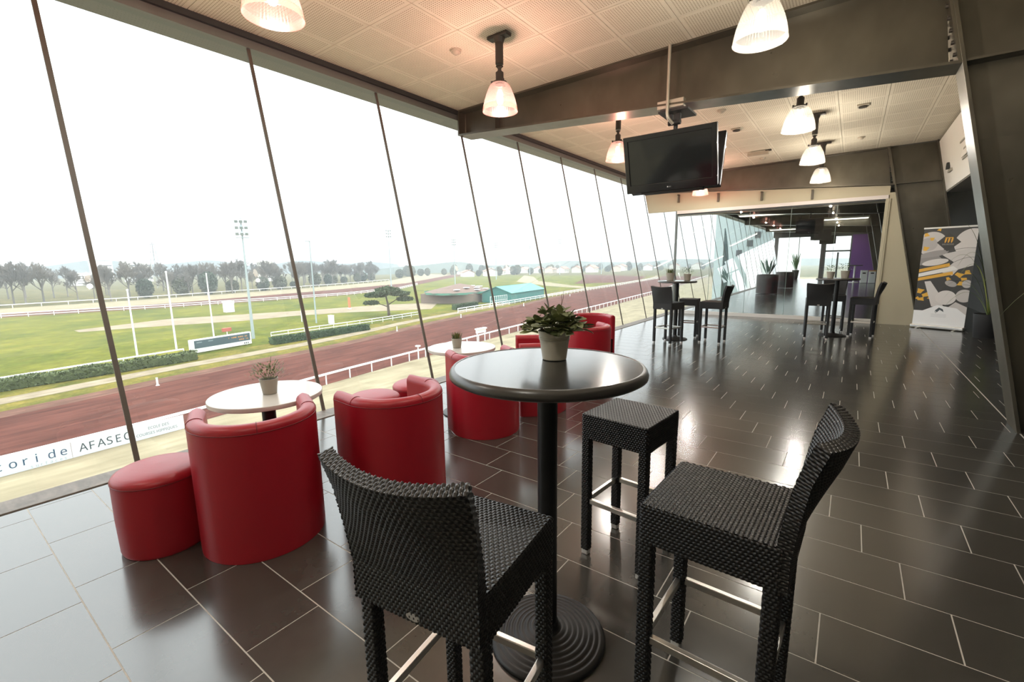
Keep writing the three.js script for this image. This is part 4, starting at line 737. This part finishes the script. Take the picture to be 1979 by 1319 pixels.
function backGeo(w) {
  const h = w / 2, y0 = SEAT - APR, TH = 0.034;
  const top = (x) => 1.045 + 0.016 * Math.pow(Math.abs(x) / h, 2.2);
  const wid = (y) => 1 + 0.085 * Math.max(0, (y - SEAT) / 0.33);
  const mid = (x, y, q) => { const k = Math.max(0, (y - SEAT + 0.02) / 0.34), c = Math.max(0, Math.min(1, (y - SEAT) / 0.2)); q.set(x * wid(y), y, h - 0.004 + 0.100 * Math.pow(k, 1.15) + c * (0.024 - 0.052 * Math.pow(x / h, 2))); };
  const nrm = (x, y, w) => { const a = V3(), b = V3(), c = V3(), d = V3(); mid(x - 0.004, y, a); mid(x + 0.004, y, b); mid(x, y - 0.004, c); mid(x, y + 0.004, d); w.copy(b.sub(a).cross(d.sub(c))).normalize(); };
  const H = 1.061 - y0, face = (sgn, lo) => (u, v, q, n) => { const x = u - h, ty = top(x), y = lo + v * (ty - lo) / (1.061 - lo); mid(x, y, q); nrm(x, y, n); q.addScaledVector(n, sgn * TH / 2); n.multiplyScalar(sgn); };
  const parts = [weave(face(1, y0), w, H, PU, PV), weave(face(-1, SEAT - 0.005), w, 1.061 - SEAT, PU, PV)];
  // wrapped edges: strands run across the thickness
  const edge = (path, len) => weave((u, v, q, n) => { path(v, q, n); const t = n.userTan; const s = u / (TH + 0.006) - 0.5; q.addScaledVector(t, s * (TH + 0.002)); n.addScaledVector(t, s * 0.9).normalize(); }, TH + 0.006, len, (TH + 0.006) / 4, 0.0088, 0.0012, 0.0034);
  const tan = V3();
  parts.push(edge((v, q, n) => { const x = v - h; mid(x, top(x), q); nrm(x, top(x), tan); n.set(0, 1, 0); n.userTan = tan; }, w));
  for (const s of [-1, 1]) parts.push(edge((v, q, n) => { const y = y0 + v; mid(s * h, Math.min(y, top(h)), q); nrm(s * h, y, tan); n.set(s, 0, 0); n.userTan = tan; }, H));
  // core
  const core = []; const cp = [], ci = [], A = 10, B = 12;
  for (const sg of [1, -1]) for (let j = 0; j <= B; j++) for (let i = 0; i <= A; i++) { const q = V3(), n = V3(), x = (i / A - 0.5) * (w - 0.004), y = y0 + 0.003 + j / B * (top(x) - y0 - 0.006); mid(x, y, q); nrm(x, y, n); q.addScaledVector(n, sg * (TH / 2 - 0.002)); cp.push(q.toArray()); }
  const K = (A + 1) * (B + 1), id = (s, i, j) => s * K + j * (A + 1) + i;
  for (const s of [0, 1]) for (let j = 0; j < B; j++) for (let i = 0; i < A; i++) ci.push(...(s === 0 ? [id(s, i, j), id(s, i + 1, j), id(s, i + 1, j + 1), id(s, i, j), id(s, i + 1, j + 1), id(s, i, j + 1)] : [id(s, i, j), id(s, i + 1, j + 1), id(s, i + 1, j), id(s, i, j), id(s, i, j + 1), id(s, i + 1, j + 1)]));
  for (let j = 0; j < B; j++) for (const i of [0, A]) ci.push(id(0, i, j), id(0, i, j + 1), id(1, i, j + 1), id(0, i, j), id(1, i, j + 1), id(1, i, j));
  for (let i = 0; i < A; i++) for (const j of [0, B]) ci.push(id(0, i, j), id(0, i + 1, j), id(1, i + 1, j), id(0, i, j), id(1, i + 1, j), id(1, i, j));
  return [M(parts), quads(cp, ci)];
}
const badgeT = canvasTex(128, 64, (c, W, H) => { c.fillStyle = '#b9bab8'; c.fillRect(0, 0, W, H); c.fillStyle = '#6d6e6c'; c.font = '20px sans-serif'; c.textAlign = 'center'; c.fillText('GAR', 64, 28); c.fillText('BAR', 64, 48); });
function barChair(label, x, z, turn, group) {
  const t = thing('bar_chair', label, 'chair', [x, 0, z], turn, group), [a, b] = seatGeo(0.392);
  const s = mesh('seat', a, mat.wicker, t); mesh('seat_core', b, mat.wickerCore, s); legs(t, 0.392, 0.295);
  const [c, d] = backGeo(0.388); const bk = mesh('backrest', c, mat.wicker, t); mesh('backrest_core', d, mat.wickerCore, bk);
  mesh('badge', M(new THREE.CylinderGeometry(1, 1, 0.004, 28).rotateX(Math.PI / 2).scale(0.021, 0.010, 1).translate(0.0, SEAT - APR + 0.017, 0.19 + 0.017)), std({ color: lin(0.55, 0.55, 0.54), metalness: 0.6, roughness: 0.35 }), bk);
  return t;
}
const chair0 = barChair('black woven bar chair in the foreground seen from behind', -0.813, -0.847, 0.133, 'woven bar chairs');
copyOf(chair0, [-0.262, 0, -1.468], Math.PI / 2 - 0.035, 'black woven bar chair in the foreground right of the bar table, side on');
const stool0 = barStool('black woven backless bar stool behind the foreground bar table', -0.826, -2.106, -0.095, 'woven bar stools');
copyOf(chair0, [-2.66, 0, -8.48], -0.30, 'black woven bar chair seen from behind at the window side table');
copyOf(chair0, [-2.0, 0, -9.0], Math.PI / 2 - 0.06, 'black woven bar chair right of the window side table');
copyOf(stool0, [-2.55, 0, -9.42], 0.1, 'black woven backless stool at the distant window side table');
copyOf(chair0, [-0.47, 0, -10.5], 0.10, 'black woven bar chair seen from behind at the table by the column');
copyOf(chair0, [0.24, 0, -11.12], Math.PI / 2 - 0.14, 'black woven bar chair right of the distant table by the column');
copyOf(chair0, [-0.25, 0, -11.75], Math.PI + 0.05, 'black woven bar chair on the far side of the table by the column');

// ---------------------------------------------------------------- bar tables
function barTable(label, x, z, rings) {
  const t = thing('bar_table', label, 'table', [x, 0, z], 0, 'black pedestal bar tables'), H = 1.132, R = 0.358;
  mesh('table_top', M(lathe([[0, H - 0.026], [R - 0.03, H - 0.028], [R - 0.03, H - 0.003], [R - 0.012, H], [0, H]], 96)), mat.tableBlack, t);
  mesh('table_rim', M(lathe([[R - 0.034, H - 0.034], [R - 0.012, H - 0.037], [R - 0.001, H - 0.030], [R, H - 0.020], [R - 0.004, H - 0.008], [R - 0.012, H + 0.0015], [R - 0.017, H + 0.002], [R - 0.020, H + 0.0002]], 96)), mat.tableRim, t);
  mesh('column', M(cyl(0.0375, 0.0375, H - 0.05, 0, H / 2, 0, 32)), mat.castIron, t);
  mesh('top_plate', M(cyl(0.13, 0.13, 0.012, 0, H - 0.035, 0, 24)), mat.castIron, t);
  const pr = [[0, 0.0], [0.230, 0.0], [0.2315, 0.008], [0.228, 0.014]]; const steps = 8;
  for (let i = 0; i < steps; i++) { const r0 = 0.222 - i * 0.0215, y = 0.016 + i * 0.0042; pr.push([r0, y], [r0 - 0.006, y + 0.0045], [r0 - 0.013, y + 0.0045], [r0 - 0.017, y + 0.0015]); }
  pr.push([0.045, 0.06], [0.043, 0.075], [0.038, 0.08]);
  mesh('base', M(lathe(pr, 80)), mat.castIron, t);
  return t;
}
barTable('round black bar table in the foreground carrying the leafy plant', -0.868, -1.39);
barTable('round bar table near the windows with two small pots', -2.68, -8.98);
barTable('round bar table near the column with two pots', -0.21, -11.0);

// ---------------------------------------------------------------- low white tables
function lowTable(label, x, z) {
  const t = thing('low_table', label, 'table', [x, 0, z], 0, 'round white low tables'), H = 0.68, R = 0.338;
  mesh('table_top', M(lathe([[0, H], [R - 0.004, H], [R, H - 0.004], [R, H - 0.026], [R - 0.004, H - 0.030], [0, H - 0.030]].reverse(), 80)), mat.tableWhite, t);
  mesh('column', M(cyl(0.042, 0.042, H - 0.05, 0, H / 2, 0, 28)), mat.castIron, t); mesh('base', M(lathe([[0, 0], [0.21, 0], [0.212, 0.012], [0.06, 0.035], [0.045, 0.05]], 48)), mat.castIron, t);
}
lowTable('round white low table beside the nearest red tub chair', -3.03, -1.376);
lowTable('round white low table between the farther red tub chairs', -3.09, -3.33);

// ---------------------------------------------------------------- red tub chairs and poufs
function tubGeo() {
  const Ro = 0.313, T = 0.086, H = 0.731, arm = 0.17, c = Ro - T / 2, path = [];
  const push = (x, z, nx, nz, s = 1, ex = 0) => path.push({ x, z, nx, nz, s });
  for (let i = 6; i >= 1; i--) { const a = i / 6 * Math.PI / 2; push(-c, -arm - Math.sin(a) * T * 0.32, -1, 0, Math.max(0.05, Math.cos(a))); }
  for (let i = 0; i <= 4; i++) push(-c, -arm + arm * i / 4, -1, 0);
  for (let i = 1; i < 36; i++) { const a = Math.PI - i / 36 * Math.PI; push(Math.cos(a) * c, Math.sin(a) * c, Math.cos(a), Math.sin(a)); }
  for (let i = 4; i >= 0; i--) push(c, -arm + arm * i / 4, 1, 0);
  for (let i = 1; i <= 6; i++) { const a = i / 6 * Math.PI / 2; push(c, -arm - Math.sin(a) * T * 0.32, 1, 0, Math.max(0.05, Math.cos(a))); }
  const prof = [[0.49, 0.002], [0.5, 0.02], [0.5, 0.2], [0.5, 0.4], [0.5, H - 0.045]];
  for (let i = 1; i <= 8; i++) { const a = i / 9 * Math.PI; prof.push([0.5 * Math.cos(a), H - 0.045 + 0.045 * Math.pow(Math.sin(a), 0.8)]); }
  prof.push([-0.5, H - 0.045], [-0.5, 0.38]);
  const p = [], ix = [], uv = [], K = prof.length; let s = 0;
  path.forEach((q, i) => { if (i) s += Math.hypot(q.x - path[i - 1].x, q.z - path[i - 1].z); prof.forEach(([o, y]) => { p.push([q.x + q.nx * o * T * q.s, y, q.z + q.nz * o * T * q.s]); uv.push([s * 4, y * 4 + o]); }); });
  for (let i = 0; i + 1 < path.length; i++) for (let k = 0; k + 1 < K; k++) { const a = i * K + k, b = a + K; ix.push(a, a + 1, b, b, a + 1, b + 1); }
  const g = quads(p, ix, uv);
  const seamPts = path.slice(5, -5).map((q) => V3(q.x + q.nx * T * 0.497 * q.s, H - 0.043, q.z + q.nz * T * 0.497 * q.s));
  const seams = [tube(seamPts, 0.0024, 120, 5)];
  for (const f of [0.2, 0.5, 0.8]) { const q = path[Math.round(f * (path.length - 1))]; const l = []; for (let k = 5; k < 13; k++) { const [o, y] = prof[k - 1]; l.push(V3(q.x + q.nx * o * T, y + 0.001, q.z + q.nz * o * T)); } seams.push(tube(l, 0.0018, 16, 5)); }
  const ri = Ro - T + 0.004, out = []; for (let i = 0; i <= 24; i++) { const a = i / 24 * Math.PI; out.push([Math.cos(a) * ri, Math.sin(a) * ri]); } out.push([-ri, -arm - 0.005], [ri, -arm - 0.005]);
  const cush = (h0, h1, b) => extrude(out.map(([x, z]) => [x * (1 - b / ri), z * (1 - b / ri)]), h1 - h0 - 2 * b, b).rotateX(Math.PI / 2).translate(0, h1 - b, 0);
  const base = []; for (let i = 0; i <= 24; i++) { const a = i / 24 * Math.PI; base.push([Math.cos(a) * 0.3, Math.sin(a) * 0.3]); } base.push([-0.3, -0.17], [0.3, -0.17]);
  return { shell: g, seam: M(seams), front: M(cush(0.014, 0.28, 0.006)), cushion: M(cush(0.28, 0.425, 0.025)), plinth: M(extrude(base, 0.014).rotateX(Math.PI / 2).translate(0, 0.014, 0)) };
}
const tubParts = tubGeo();
function tub(label, x, z, turn) {
  const t = thing('tub_chair', label, 'armchair', [x, 0, z], turn, 'red leather tub chairs');
  const s = mesh('shell', tubParts.shell, mat.red, t); mesh('seam', tubParts.seam, mat.redSeam, s);
  mesh('front_panel', tubParts.front, mat.red, t); mesh('seat_cushion', tubParts.cushion, mat.red, t); mesh('plinth', tubParts.plinth, mat.blackMatt, t);
}
const face = (dx, dz) => Math.atan2(-dx, -dz);
tub('red leather tub chair nearest the viewer, its back turned', -2.584, -1.095, face(-0.50, -0.30) + 0.15);
tub('red leather tub chair directly behind the foreground bar chair', -2.30, -1.82, face(-1, -0.10));
tub('red leather tub chair behind the bar table column', -2.61, -3.10, face(-0.6, -0.35));
tub('red leather tub chair half hidden behind the bar table edge', -2.56, -3.88, face(-0.55, 0.45));
tub('red leather tub chair right of the leafy plant with one arm showing', -2.64, -5.14, face(-0.8, -0.6));
tub('farthest red leather tub chair near the windows', -3.08, -6.15, face(0.75, 0.65));
function pouf(label, x, z) {
  const t = thing('round_pouf', label, 'pouf', [x, 0, z], 0, 'red leather poufs'), R = 0.208, H = 0.44;
  mesh('side', M(lathe([[R - 0.006, 0.002], [R, 0.02], [R + 0.004, 0.2], [R + 0.002, H - 0.045]], 56)), mat.red, t);
  const top = mesh('cushion', M(lathe([[R + 0.002, H - 0.046], [R + 0.003, H - 0.034], [R - 0.006, H - 0.018], [R - 0.03, H - 0.004], [R - 0.09, H + 0.008], [0, H + 0.012]], 56)), mat.red, t);
  mesh('piping', M(new THREE.TorusGeometry(R + 0.002, 0.0026, 6, 64).rotateX(Math.PI / 2).translate(0, H - 0.045, 0)), mat.redSeam, top); mesh('plinth', M(cyl(R - 0.02, R - 0.02, 0.014, 0, 0.007, 0, 32)), mat.blackMatt, t);
}
pouf('red leather pouf at the left beside the nearest tub chair', -2.96, -0.735);
pouf('red leather pouf seen over the arm of the second tub chair', -3.13, -2.28);
pouf('red leather pouf between the second tub chair and the windows', -3.15, -2.76);

// ---------------------------------------------------------------- pots and plants on the tables
const potShape = (s) => M(lathe([[0, 0], [0.048 * s, 0], [0.049 * s, 0.003], [0.064 * s, 0.112 * s], [0.0665 * s, 0.114 * s], [0.0665 * s, 0.118 * s], [0.063 * s, 0.118 * s], [0.061 * s, 0.105 * s]], 56));
const potRings = (s) => M(...[0.082, 0.087, 0.092].map((y) => new THREE.TorusGeometry((0.0595 + (y - 0.08) * 0.14) * s + 0.001, 0.0014 * s, 6, 56).rotateX(Math.PI / 2).translate(0, y * s, 0)));
function leafGeo(L, W, fold, curl) {
  const p = [], ix = [], n = 8, uv = []; for (let i = 0; i <= n; i++) { const s = i / n, w = W * Math.pow(Math.sin(Math.PI * Math.min(0.985, 0.03 + s * 0.96)), 0.75), y = curl * s * s; for (let k = -1; k <= 1; k++) { p.push([k * w, y + fold * Math.abs(k) * w, s * L]); uv.push([k * 0.5 + 0.5, s]); } if (i) { const b = i * 3; for (const o of [0, 1]) ix.push(b - 3 + o, b + o, b - 2 + o, b - 2 + o, b + o, b + 1 + o); } }
  return quads(p, ix, uv);
}
const leafMats = [[0.115, 0.135, 0.048], [0.15, 0.17, 0.062], [0.085, 0.105, 0.038]].map((c) => phy({ color: lin(...c), roughness: 0.5, transmission: 0.18, thickness: 0, side: THREE.DoubleSide }));
{
  const rg = rngOf(321), t = thing('leafy_pot_plant', 'round leaved green plant in a ribbed cream metal pot on the bar table', 'plant', [-0.900, 1.1335, -1.492]);
  const p = mesh('pot', potShape(0.95), mat.potCream, t); mesh('rib', potRings(0.95), mat.potCream, p); mesh('soil', M(cyl(0.056, 0.056, 0.01, 0, 0.098, 0, 24)), mat.soil, t);
  const shapes = [leafGeo(0.052, 0.0145, 0.30, 0.008), leafGeo(0.046, 0.0140, 0.4, -0.006), leafGeo(0.040, 0.0120, 0.3, 0.010)], stemMt = std({ color: lin(0.11, 0.08, 0.04), roughness: 0.7 });
  for (let i = 0; i < 46; i++) {
    const a = i * 2.4 + rg() * 0.6, r = 0.02 + 0.080 * Math.sqrt((i + 0.5) / 46), top = V3(Math.cos(a) * r * 1.15, 0.104 + 0.098 * (1 - 0.95 * Math.pow(r / 0.102, 2)) * (0.55 + 0.5 * rg()), Math.sin(a) * r * 1.15), b = V3(Math.cos(a) * r * 0.35, 0.106, Math.sin(a) * r * 0.35), m = b.clone().lerp(top, 0.55).add(V3(0, 0.015, 0));
    mesh('stem', M(tube([b, m, top], 0.0014, 8, 5)), stemMt, t);
    for (let k = 0; k < 6; k++) { const o = mesh('leaf', shapes[Math.floor(rg() * 3)], leafMats[Math.floor(rg() * 3)], t); const s = k < 3 ? 1 : 0.62; o.position.copy(m.clone().lerp(top, s)); const az = a + (k - 1) * 2.1 + rg() * 1.2, el = -0.25 + rg() * 1.1 * (1.2 - r * 6); o.rotation.order = 'YXZ'; o.rotation.y = Math.PI / 2 - az; o.rotation.x = -el; o.rotation.z = (rg() - 0.5) * 0.9; o.scale.setScalar(0.72 + 0.38 * rg()); }
  }
  for (const [x, y, z] of [[0.02, 0.245, -0.03], [0.035, 0.262, -0.02]]) mesh('tendril', M(tube([V3(0.01, 0.17, -0.01), V3(x * 0.7, (y + 0.17) / 2 + 0.01, z), V3(x, y, z + 0.012)], 0.0009, 12, 4)), stemMt, t);
}
function grassPot(label, x, y, z, s, kind) {
  const rg = rngOf(Math.round(Math.abs(x * 977 + z * 331) * 10)), t = thing('small_pot_plant', label, 'plant', [x, y + 0.001, z], 0);
  mesh('pot', potShape(0.86 * s), mat.potGrey, t); mesh('soil', M(cyl(0.05 * s, 0.05 * s, 0.008, 0, 0.088 * s, 0, 20)), mat.soil, t);
  const cols = kind === 'grass' ? [[0.16, 0.15, 0.02], [0.10, 0.12, 0.025], [0.05, 0.075, 0.02]] : kind === 'herb' ? [[0.12, 0.165, 0.06], [0.085, 0.12, 0.045], [0.17, 0.2, 0.10]] : [[0.06, 0.13, 0.05], [0.09, 0.16, 0.06], [0.05, 0.09, 0.035]];
  const ms = cols.map((c) => phy({ color: lin(...c), roughness: 0.6, side: THREE.DoubleSide })), n = kind === 'grass' ? 90 : kind === 'herb' ? 210 : 120;
  for (let i = 0; i < n; i++) {
    const a = rg() * 6.283, r0 = 0.045 * s * Math.sqrt(rg()), b = V3(Math.cos(a) * r0, 0.088 * s, Math.sin(a) * r0);
    if (kind === 'grass') { const h = (0.055 + 0.03 * rg()) * s, o = (0.01 + 0.035 * rg()) * s, tip = V3(b.x + Math.cos(a) * o, b.y + h, b.z + Math.sin(a) * o), w = V3(-Math.sin(a), 0, Math.cos(a)).multiplyScalar(0.0022 * s), m = b.clone().lerp(tip, 0.5).add(V3(0, 0.006, 0)); mesh('blade', quads([b.clone().add(w).toArray(), b.clone().sub(w).toArray(), m.clone().add(w).toArray(), m.clone().sub(w).toArray(), tip.toArray()], [0, 1, 2, 1, 3, 2, 2, 3, 4]), ms[Math.floor(rg() * 3)], t); }
    else { const up = rg(), h = (0.02 + 0.085 * up) * s, o = (0.035 + 0.035 * (1 - up)) * s, c = V3(b.x + Math.cos(a) * o * (0.5 + rg() * 0.8), b.y + h, b.z + Math.sin(a) * o * (0.5 + rg() * 0.8)); const L = (0.018 + 0.012 * rg()) * s, d = V3(Math.cos(a), 0.4 + rg(), Math.sin(a)).normalize(), w = V3(-Math.sin(a), 0, Math.cos(a)).multiplyScalar(0.0042 * s); mesh('leaf', quads([c.toArray(), c.clone().addScaledVector(d, L * 0.5).add(w).toArray(), c.clone().addScaledVector(d, L).toArray(), c.clone().addScaledVector(d, L * 0.5).sub(w).toArray()], [0, 1, 2, 0, 2, 3]), ms[Math.floor(rg() * 3)], t); }
  }
  if (kind === 'herb') { const fm = std({ color: lin(0.62, 0.55, 0.42), roughness: 0.7 }), sm = ms[1]; mesh('stem', M(...[...Array(14)].map((_, i) => { const a = i * 0.9, r = 0.03 * s; return rod(V3(Math.cos(a) * 0.01, 0.085 * s, Math.sin(a) * 0.01), V3(Math.cos(a) * r * 1.6, (0.15 + 0.03 * Math.sin(i * 3)) * s, Math.sin(a) * r * 1.6), 0.0009, 4); }), rod(V3(0, 0.1 * s, 0), V3(0.02 * s, 0.245 * s, -0.02 * s), 0.0012, 4)), sm, t); for (let i = 0; i < 14; i++) mesh('flower', M(new THREE.IcosahedronGeometry(0.0045 * s, 0)), fm, t).position.set((rg() - 0.2) * 0.11 * s, (0.12 + 0.06 * rg()) * s, (rg() - 0.5) * 0.10 * s); }
}
grassPot('small flowering herb in a grey pot on the nearest white table', -3.005, 0.68, -1.385, 1.0, 'herb');
grassPot('small yellow green grass pot on the farther white table', -3.10, 0.68, -3.27, 0.95, 'grass');
grassPot('tall grassy pot at the left of the window side bar table', -2.80, 1.132, -8.93, 1.45, 'grass');
grassPot('leafy pot at the right of the window side bar table', -2.52, 1.132, -9.06, 1.25, 'leafy');
grassPot('dark leafy pot at the left on the bar table near the column', -0.33, 1.132, -10.95, 1.25, 'leafy');
grassPot('cream pot with green plant on the bar table near the column', -0.10, 1.132, -11.05, 1.4, 'leafy');

// ---------------------------------------------------------------- roll-up banner
{
  const art = canvasTex(512, 1260, (c, W, H) => {
    c.fillStyle = '#3b3a39'; c.fillRect(0, 0, W, H); const poly = (col, ...p) => { c.fillStyle = col; c.beginPath(); p.forEach(([x, y], i) => (i ? c.lineTo(x, y) : c.moveTo(x, y))); c.closePath(); c.fill(); }, ell = (col, x, y, a, b, r = 0) => { c.fillStyle = col; c.beginPath(); c.ellipse(x, y, a, b, r, 0, 6.3); c.fill(); };
    ell('#c9c4c2', 90, 190, 150, 150, 0.4); ell('#b3aead', 60, 200, 90, 85); ell('#d8d3d1', 460, 190, 150, 170, 0.3); poly('#cfcac8', [200, 330], [512, 250], [512, 470], [380, 520], [330, 600], [230, 560], [330, 430]); ell('#9c9796', 110, 330, 160, 40, -0.25); poly('#8f8b8a', [0, 380], [180, 350], [240, 420], [0, 470]); ell('#d9d4d2', 150, 430, 130, 40, -0.2);
    c.strokeStyle = '#4a4847'; c.lineWidth = 4; c.beginPath(); c.moveTo(260, 300); c.quadraticCurveTo(400, 240, 512, 260); c.moveTo(330, 430); c.quadraticCurveTo(430, 360, 512, 370); c.stroke();
    for (const [x, y, s] of [[30, 80, 34], [90, 130, 30], [40, 250, 40], [150, 20, 26], [400, 590, 46], [470, 560, 40], [440, 640, 34], [300, 640, 30], [420, 700, 40], [40, 800, 46], [110, 850, 50], [60, 910, 40], [150, 890, 34], [20, 900, 30], [480, 830, 34]]) { const k = []; for (let i = 0; i < 7; i++) { const a = i * 0.9 + x, r = s * (i % 2 ? 0.6 : 1.05); k.push([x + Math.cos(a) * r, y + Math.sin(a) * r * 0.8]); } poly('#e0ac3c', ...k); }
    poly('#e2ab3f', [0, 520], [290, 440], [300, 480], [0, 562]); poly('#e8e6e4', [0, 575], [330, 478], [380, 520], [0, 622]); poly('#e2ab3f', [0, 632], [330, 545], [340, 585], [0, 672]);
    poly('#d6d1cf', [70, 680], [130, 670], [250, 860], [290, 1010], [170, 1000]); ell('#dcd7d5', 300, 880, 100, 92); ell('#c4bfbd', 470, 850, 80, 80); ell('#a9a4a2', 330, 700, 60, 36, 0.4); poly('#cbc6c4', [400, 930], [512, 990], [512, 1100], [300, 1040]); ell('#bdb8b6', 480, 700, 46, 50);
    poly('#f2f3f5', [0, 1060], [90, 1060], [230, 980], [420, 1010], [512, 1090], [512, 1260], [0, 1260]); poly('#4a5358', [215, 1050], [250, 1010], [290, 1030], [300, 1065], [260, 1040], [235, 1075]); c.strokeStyle = '#59636a'; c.lineWidth = 5; c.beginPath(); c.arc(245, 1062, 28, 2.2, 4.2); c.stroke(); c.fillStyle = '#dfe1e4'; for (let i = 0; i < 3; i++) c.fillRect(180, 1095 + i * 16, 150, 8);
    poly('#35332f', [250, 60], [370, 180], [250, 295], [140, 180]); c.fillStyle = '#e3a935'; for (const x of [216, 246, 276]) { c.beginPath(); c.ellipse(x + 8, 152, 9, 36, 0.15, 0, 6.3); c.fill(); } c.fillRect(218, 118, 70, 10); c.fillStyle = '#a9a49b'; c.font = '24px sans-serif'; c.textAlign = 'center'; c.fillText('BRUNOISE', 250, 214);
  });
  const t = thing('rollup_banner', 'tall roll-up banner with grey and yellow food print beside the column', 'banner', [1.56, 0, -13.10], Math.atan2(0.34, 0.78));
  t.rotation.y = Math.atan2(-0.34, 0.78) * 1;
  mesh('printed_sheet', M(rb(0.85, 2.05, 0.006, 0.002, 0, 1.08, 0)), mat.white, t);
  mesh('print', M(new THREE.PlaneGeometry(0.85, 2.05).translate(0, 1.08, 0.0042)), std({ map: art, roughness: 0.55 }), t);
  mesh('base_cassette', M(rb(0.88, 0.07, 0.16, 0.02, 0, 0.045, 0)), mat.alu, t); mesh('top_bar', M(rb(0.87, 0.035, 0.025, 0.008, 0, 2.115, 0)), mat.white, t); mesh('foot', M(rb(0.04, 0.012, 0.34, 0.004, -0.3, 0.006, 0)), mat.alu, t); mesh('foot', M(rb(0.04, 0.012, 0.34, 0.004, 0.3, 0.006, 0)), mat.alu, t); mesh('support_pole', M(cyl(0.012, 0.012, 2.05, 0, 1.08, -0.04, 10)), mat.alu, t);
}
// ---------------------------------------------------------------- arching leaf plants by the columns
function archPlant(label, x, z, tips, potR, potH) {
  const t = thing('arching_plant', label, 'plant', [x, 0, z]);
  mesh('pot', M(lathe([[0, 0], [potR * 0.8, 0], [potR, potH], [potR - 0.02, potH], [potR - 0.03, potH - 0.05], [0, potH - 0.05]], 32)), mat.blackMatt, t); mesh('soil', M(cyl(potR - 0.03, potR - 0.03, 0.02, 0, potH - 0.05, 0, 24)), mat.soil, t);
  const lm = [[0.14, 0.19, 0.045], [0.09, 0.15, 0.05], [0.19, 0.21, 0.05]].map((c) => phy({ color: lin(...c), roughness: 0.55, side: THREE.DoubleSide }));
  tips.forEach(([dx, y, dz, up], i) => {
    const a = V3(0, potH - 0.05, 0), e = V3(dx, y, dz), m = V3(dx * 0.45, Math.max(y, potH) + up, dz * 0.45), cv = new THREE.QuadraticBezierCurve3(a, m, e), side = V3(-dz, 0, dx).normalize(), p = [], ix = [], n = 18;
    for (let k = 0; k <= n; k++) { const q = cv.getPoint(k / n), w = 0.012 * Math.pow(1 - k / n, 0.6) + 0.001; p.push(q.clone().addScaledVector(side, w).toArray(), q.clone().add(V3(0, -w * 0.5, 0)).toArray(), q.clone().addScaledVector(side, -w).toArray()); if (k) { const b = 3 * k; ix.push(b - 3, b, b - 2, b - 2, b, b + 1, b - 2, b + 1, b - 1, b - 1, b + 1, b + 2); } }
    mesh('leaf', quads(p, ix), lm[i % 3], t);
  });
}
{
  const rg = rngOf(91), tips = [[-0.62, 2.0, 0.05, 0.35], [-0.52, 1.16, 0.30, 0.75], [-0.30, 1.75, -0.3, 0.3], [-0.66, 1.02, -0.1, 0.85]]; for (let i = 0; i < 22; i++) { const a = rg() * 6.283, r = 0.35 + 0.4 * rg(); tips.push([Math.cos(a) * r * 0.62, 0.9 + rg() * 1.1, Math.sin(a) * r, 0.4 + 0.5 * rg()]); }
  archPlant('arching grass leaved plant at the right edge in front of the near column', 1.55, -4.75, tips, 0.2, 0.5);
  const tips2 = [[-0.55, 2.16, -0.35, 0.1], [-0.25, 2.10, -0.4, 0.25], [-0.5, 1.2, 0.3, 0.6]]; for (let i = 0; i < 26; i++) { const a = rg() * 6.283, r = 0.3 + 0.45 * rg(); tips2.push([Math.cos(a) * r, 0.5 + rg() * 1.3, Math.sin(a) * r, 0.4 + 0.5 * rg()]); }
  archPlant('arching grass leaved plant standing right of the roll-up banner', 2.12, -12.1, tips2, 0.2, 0.45);
}
renderer.render(scene, camera);
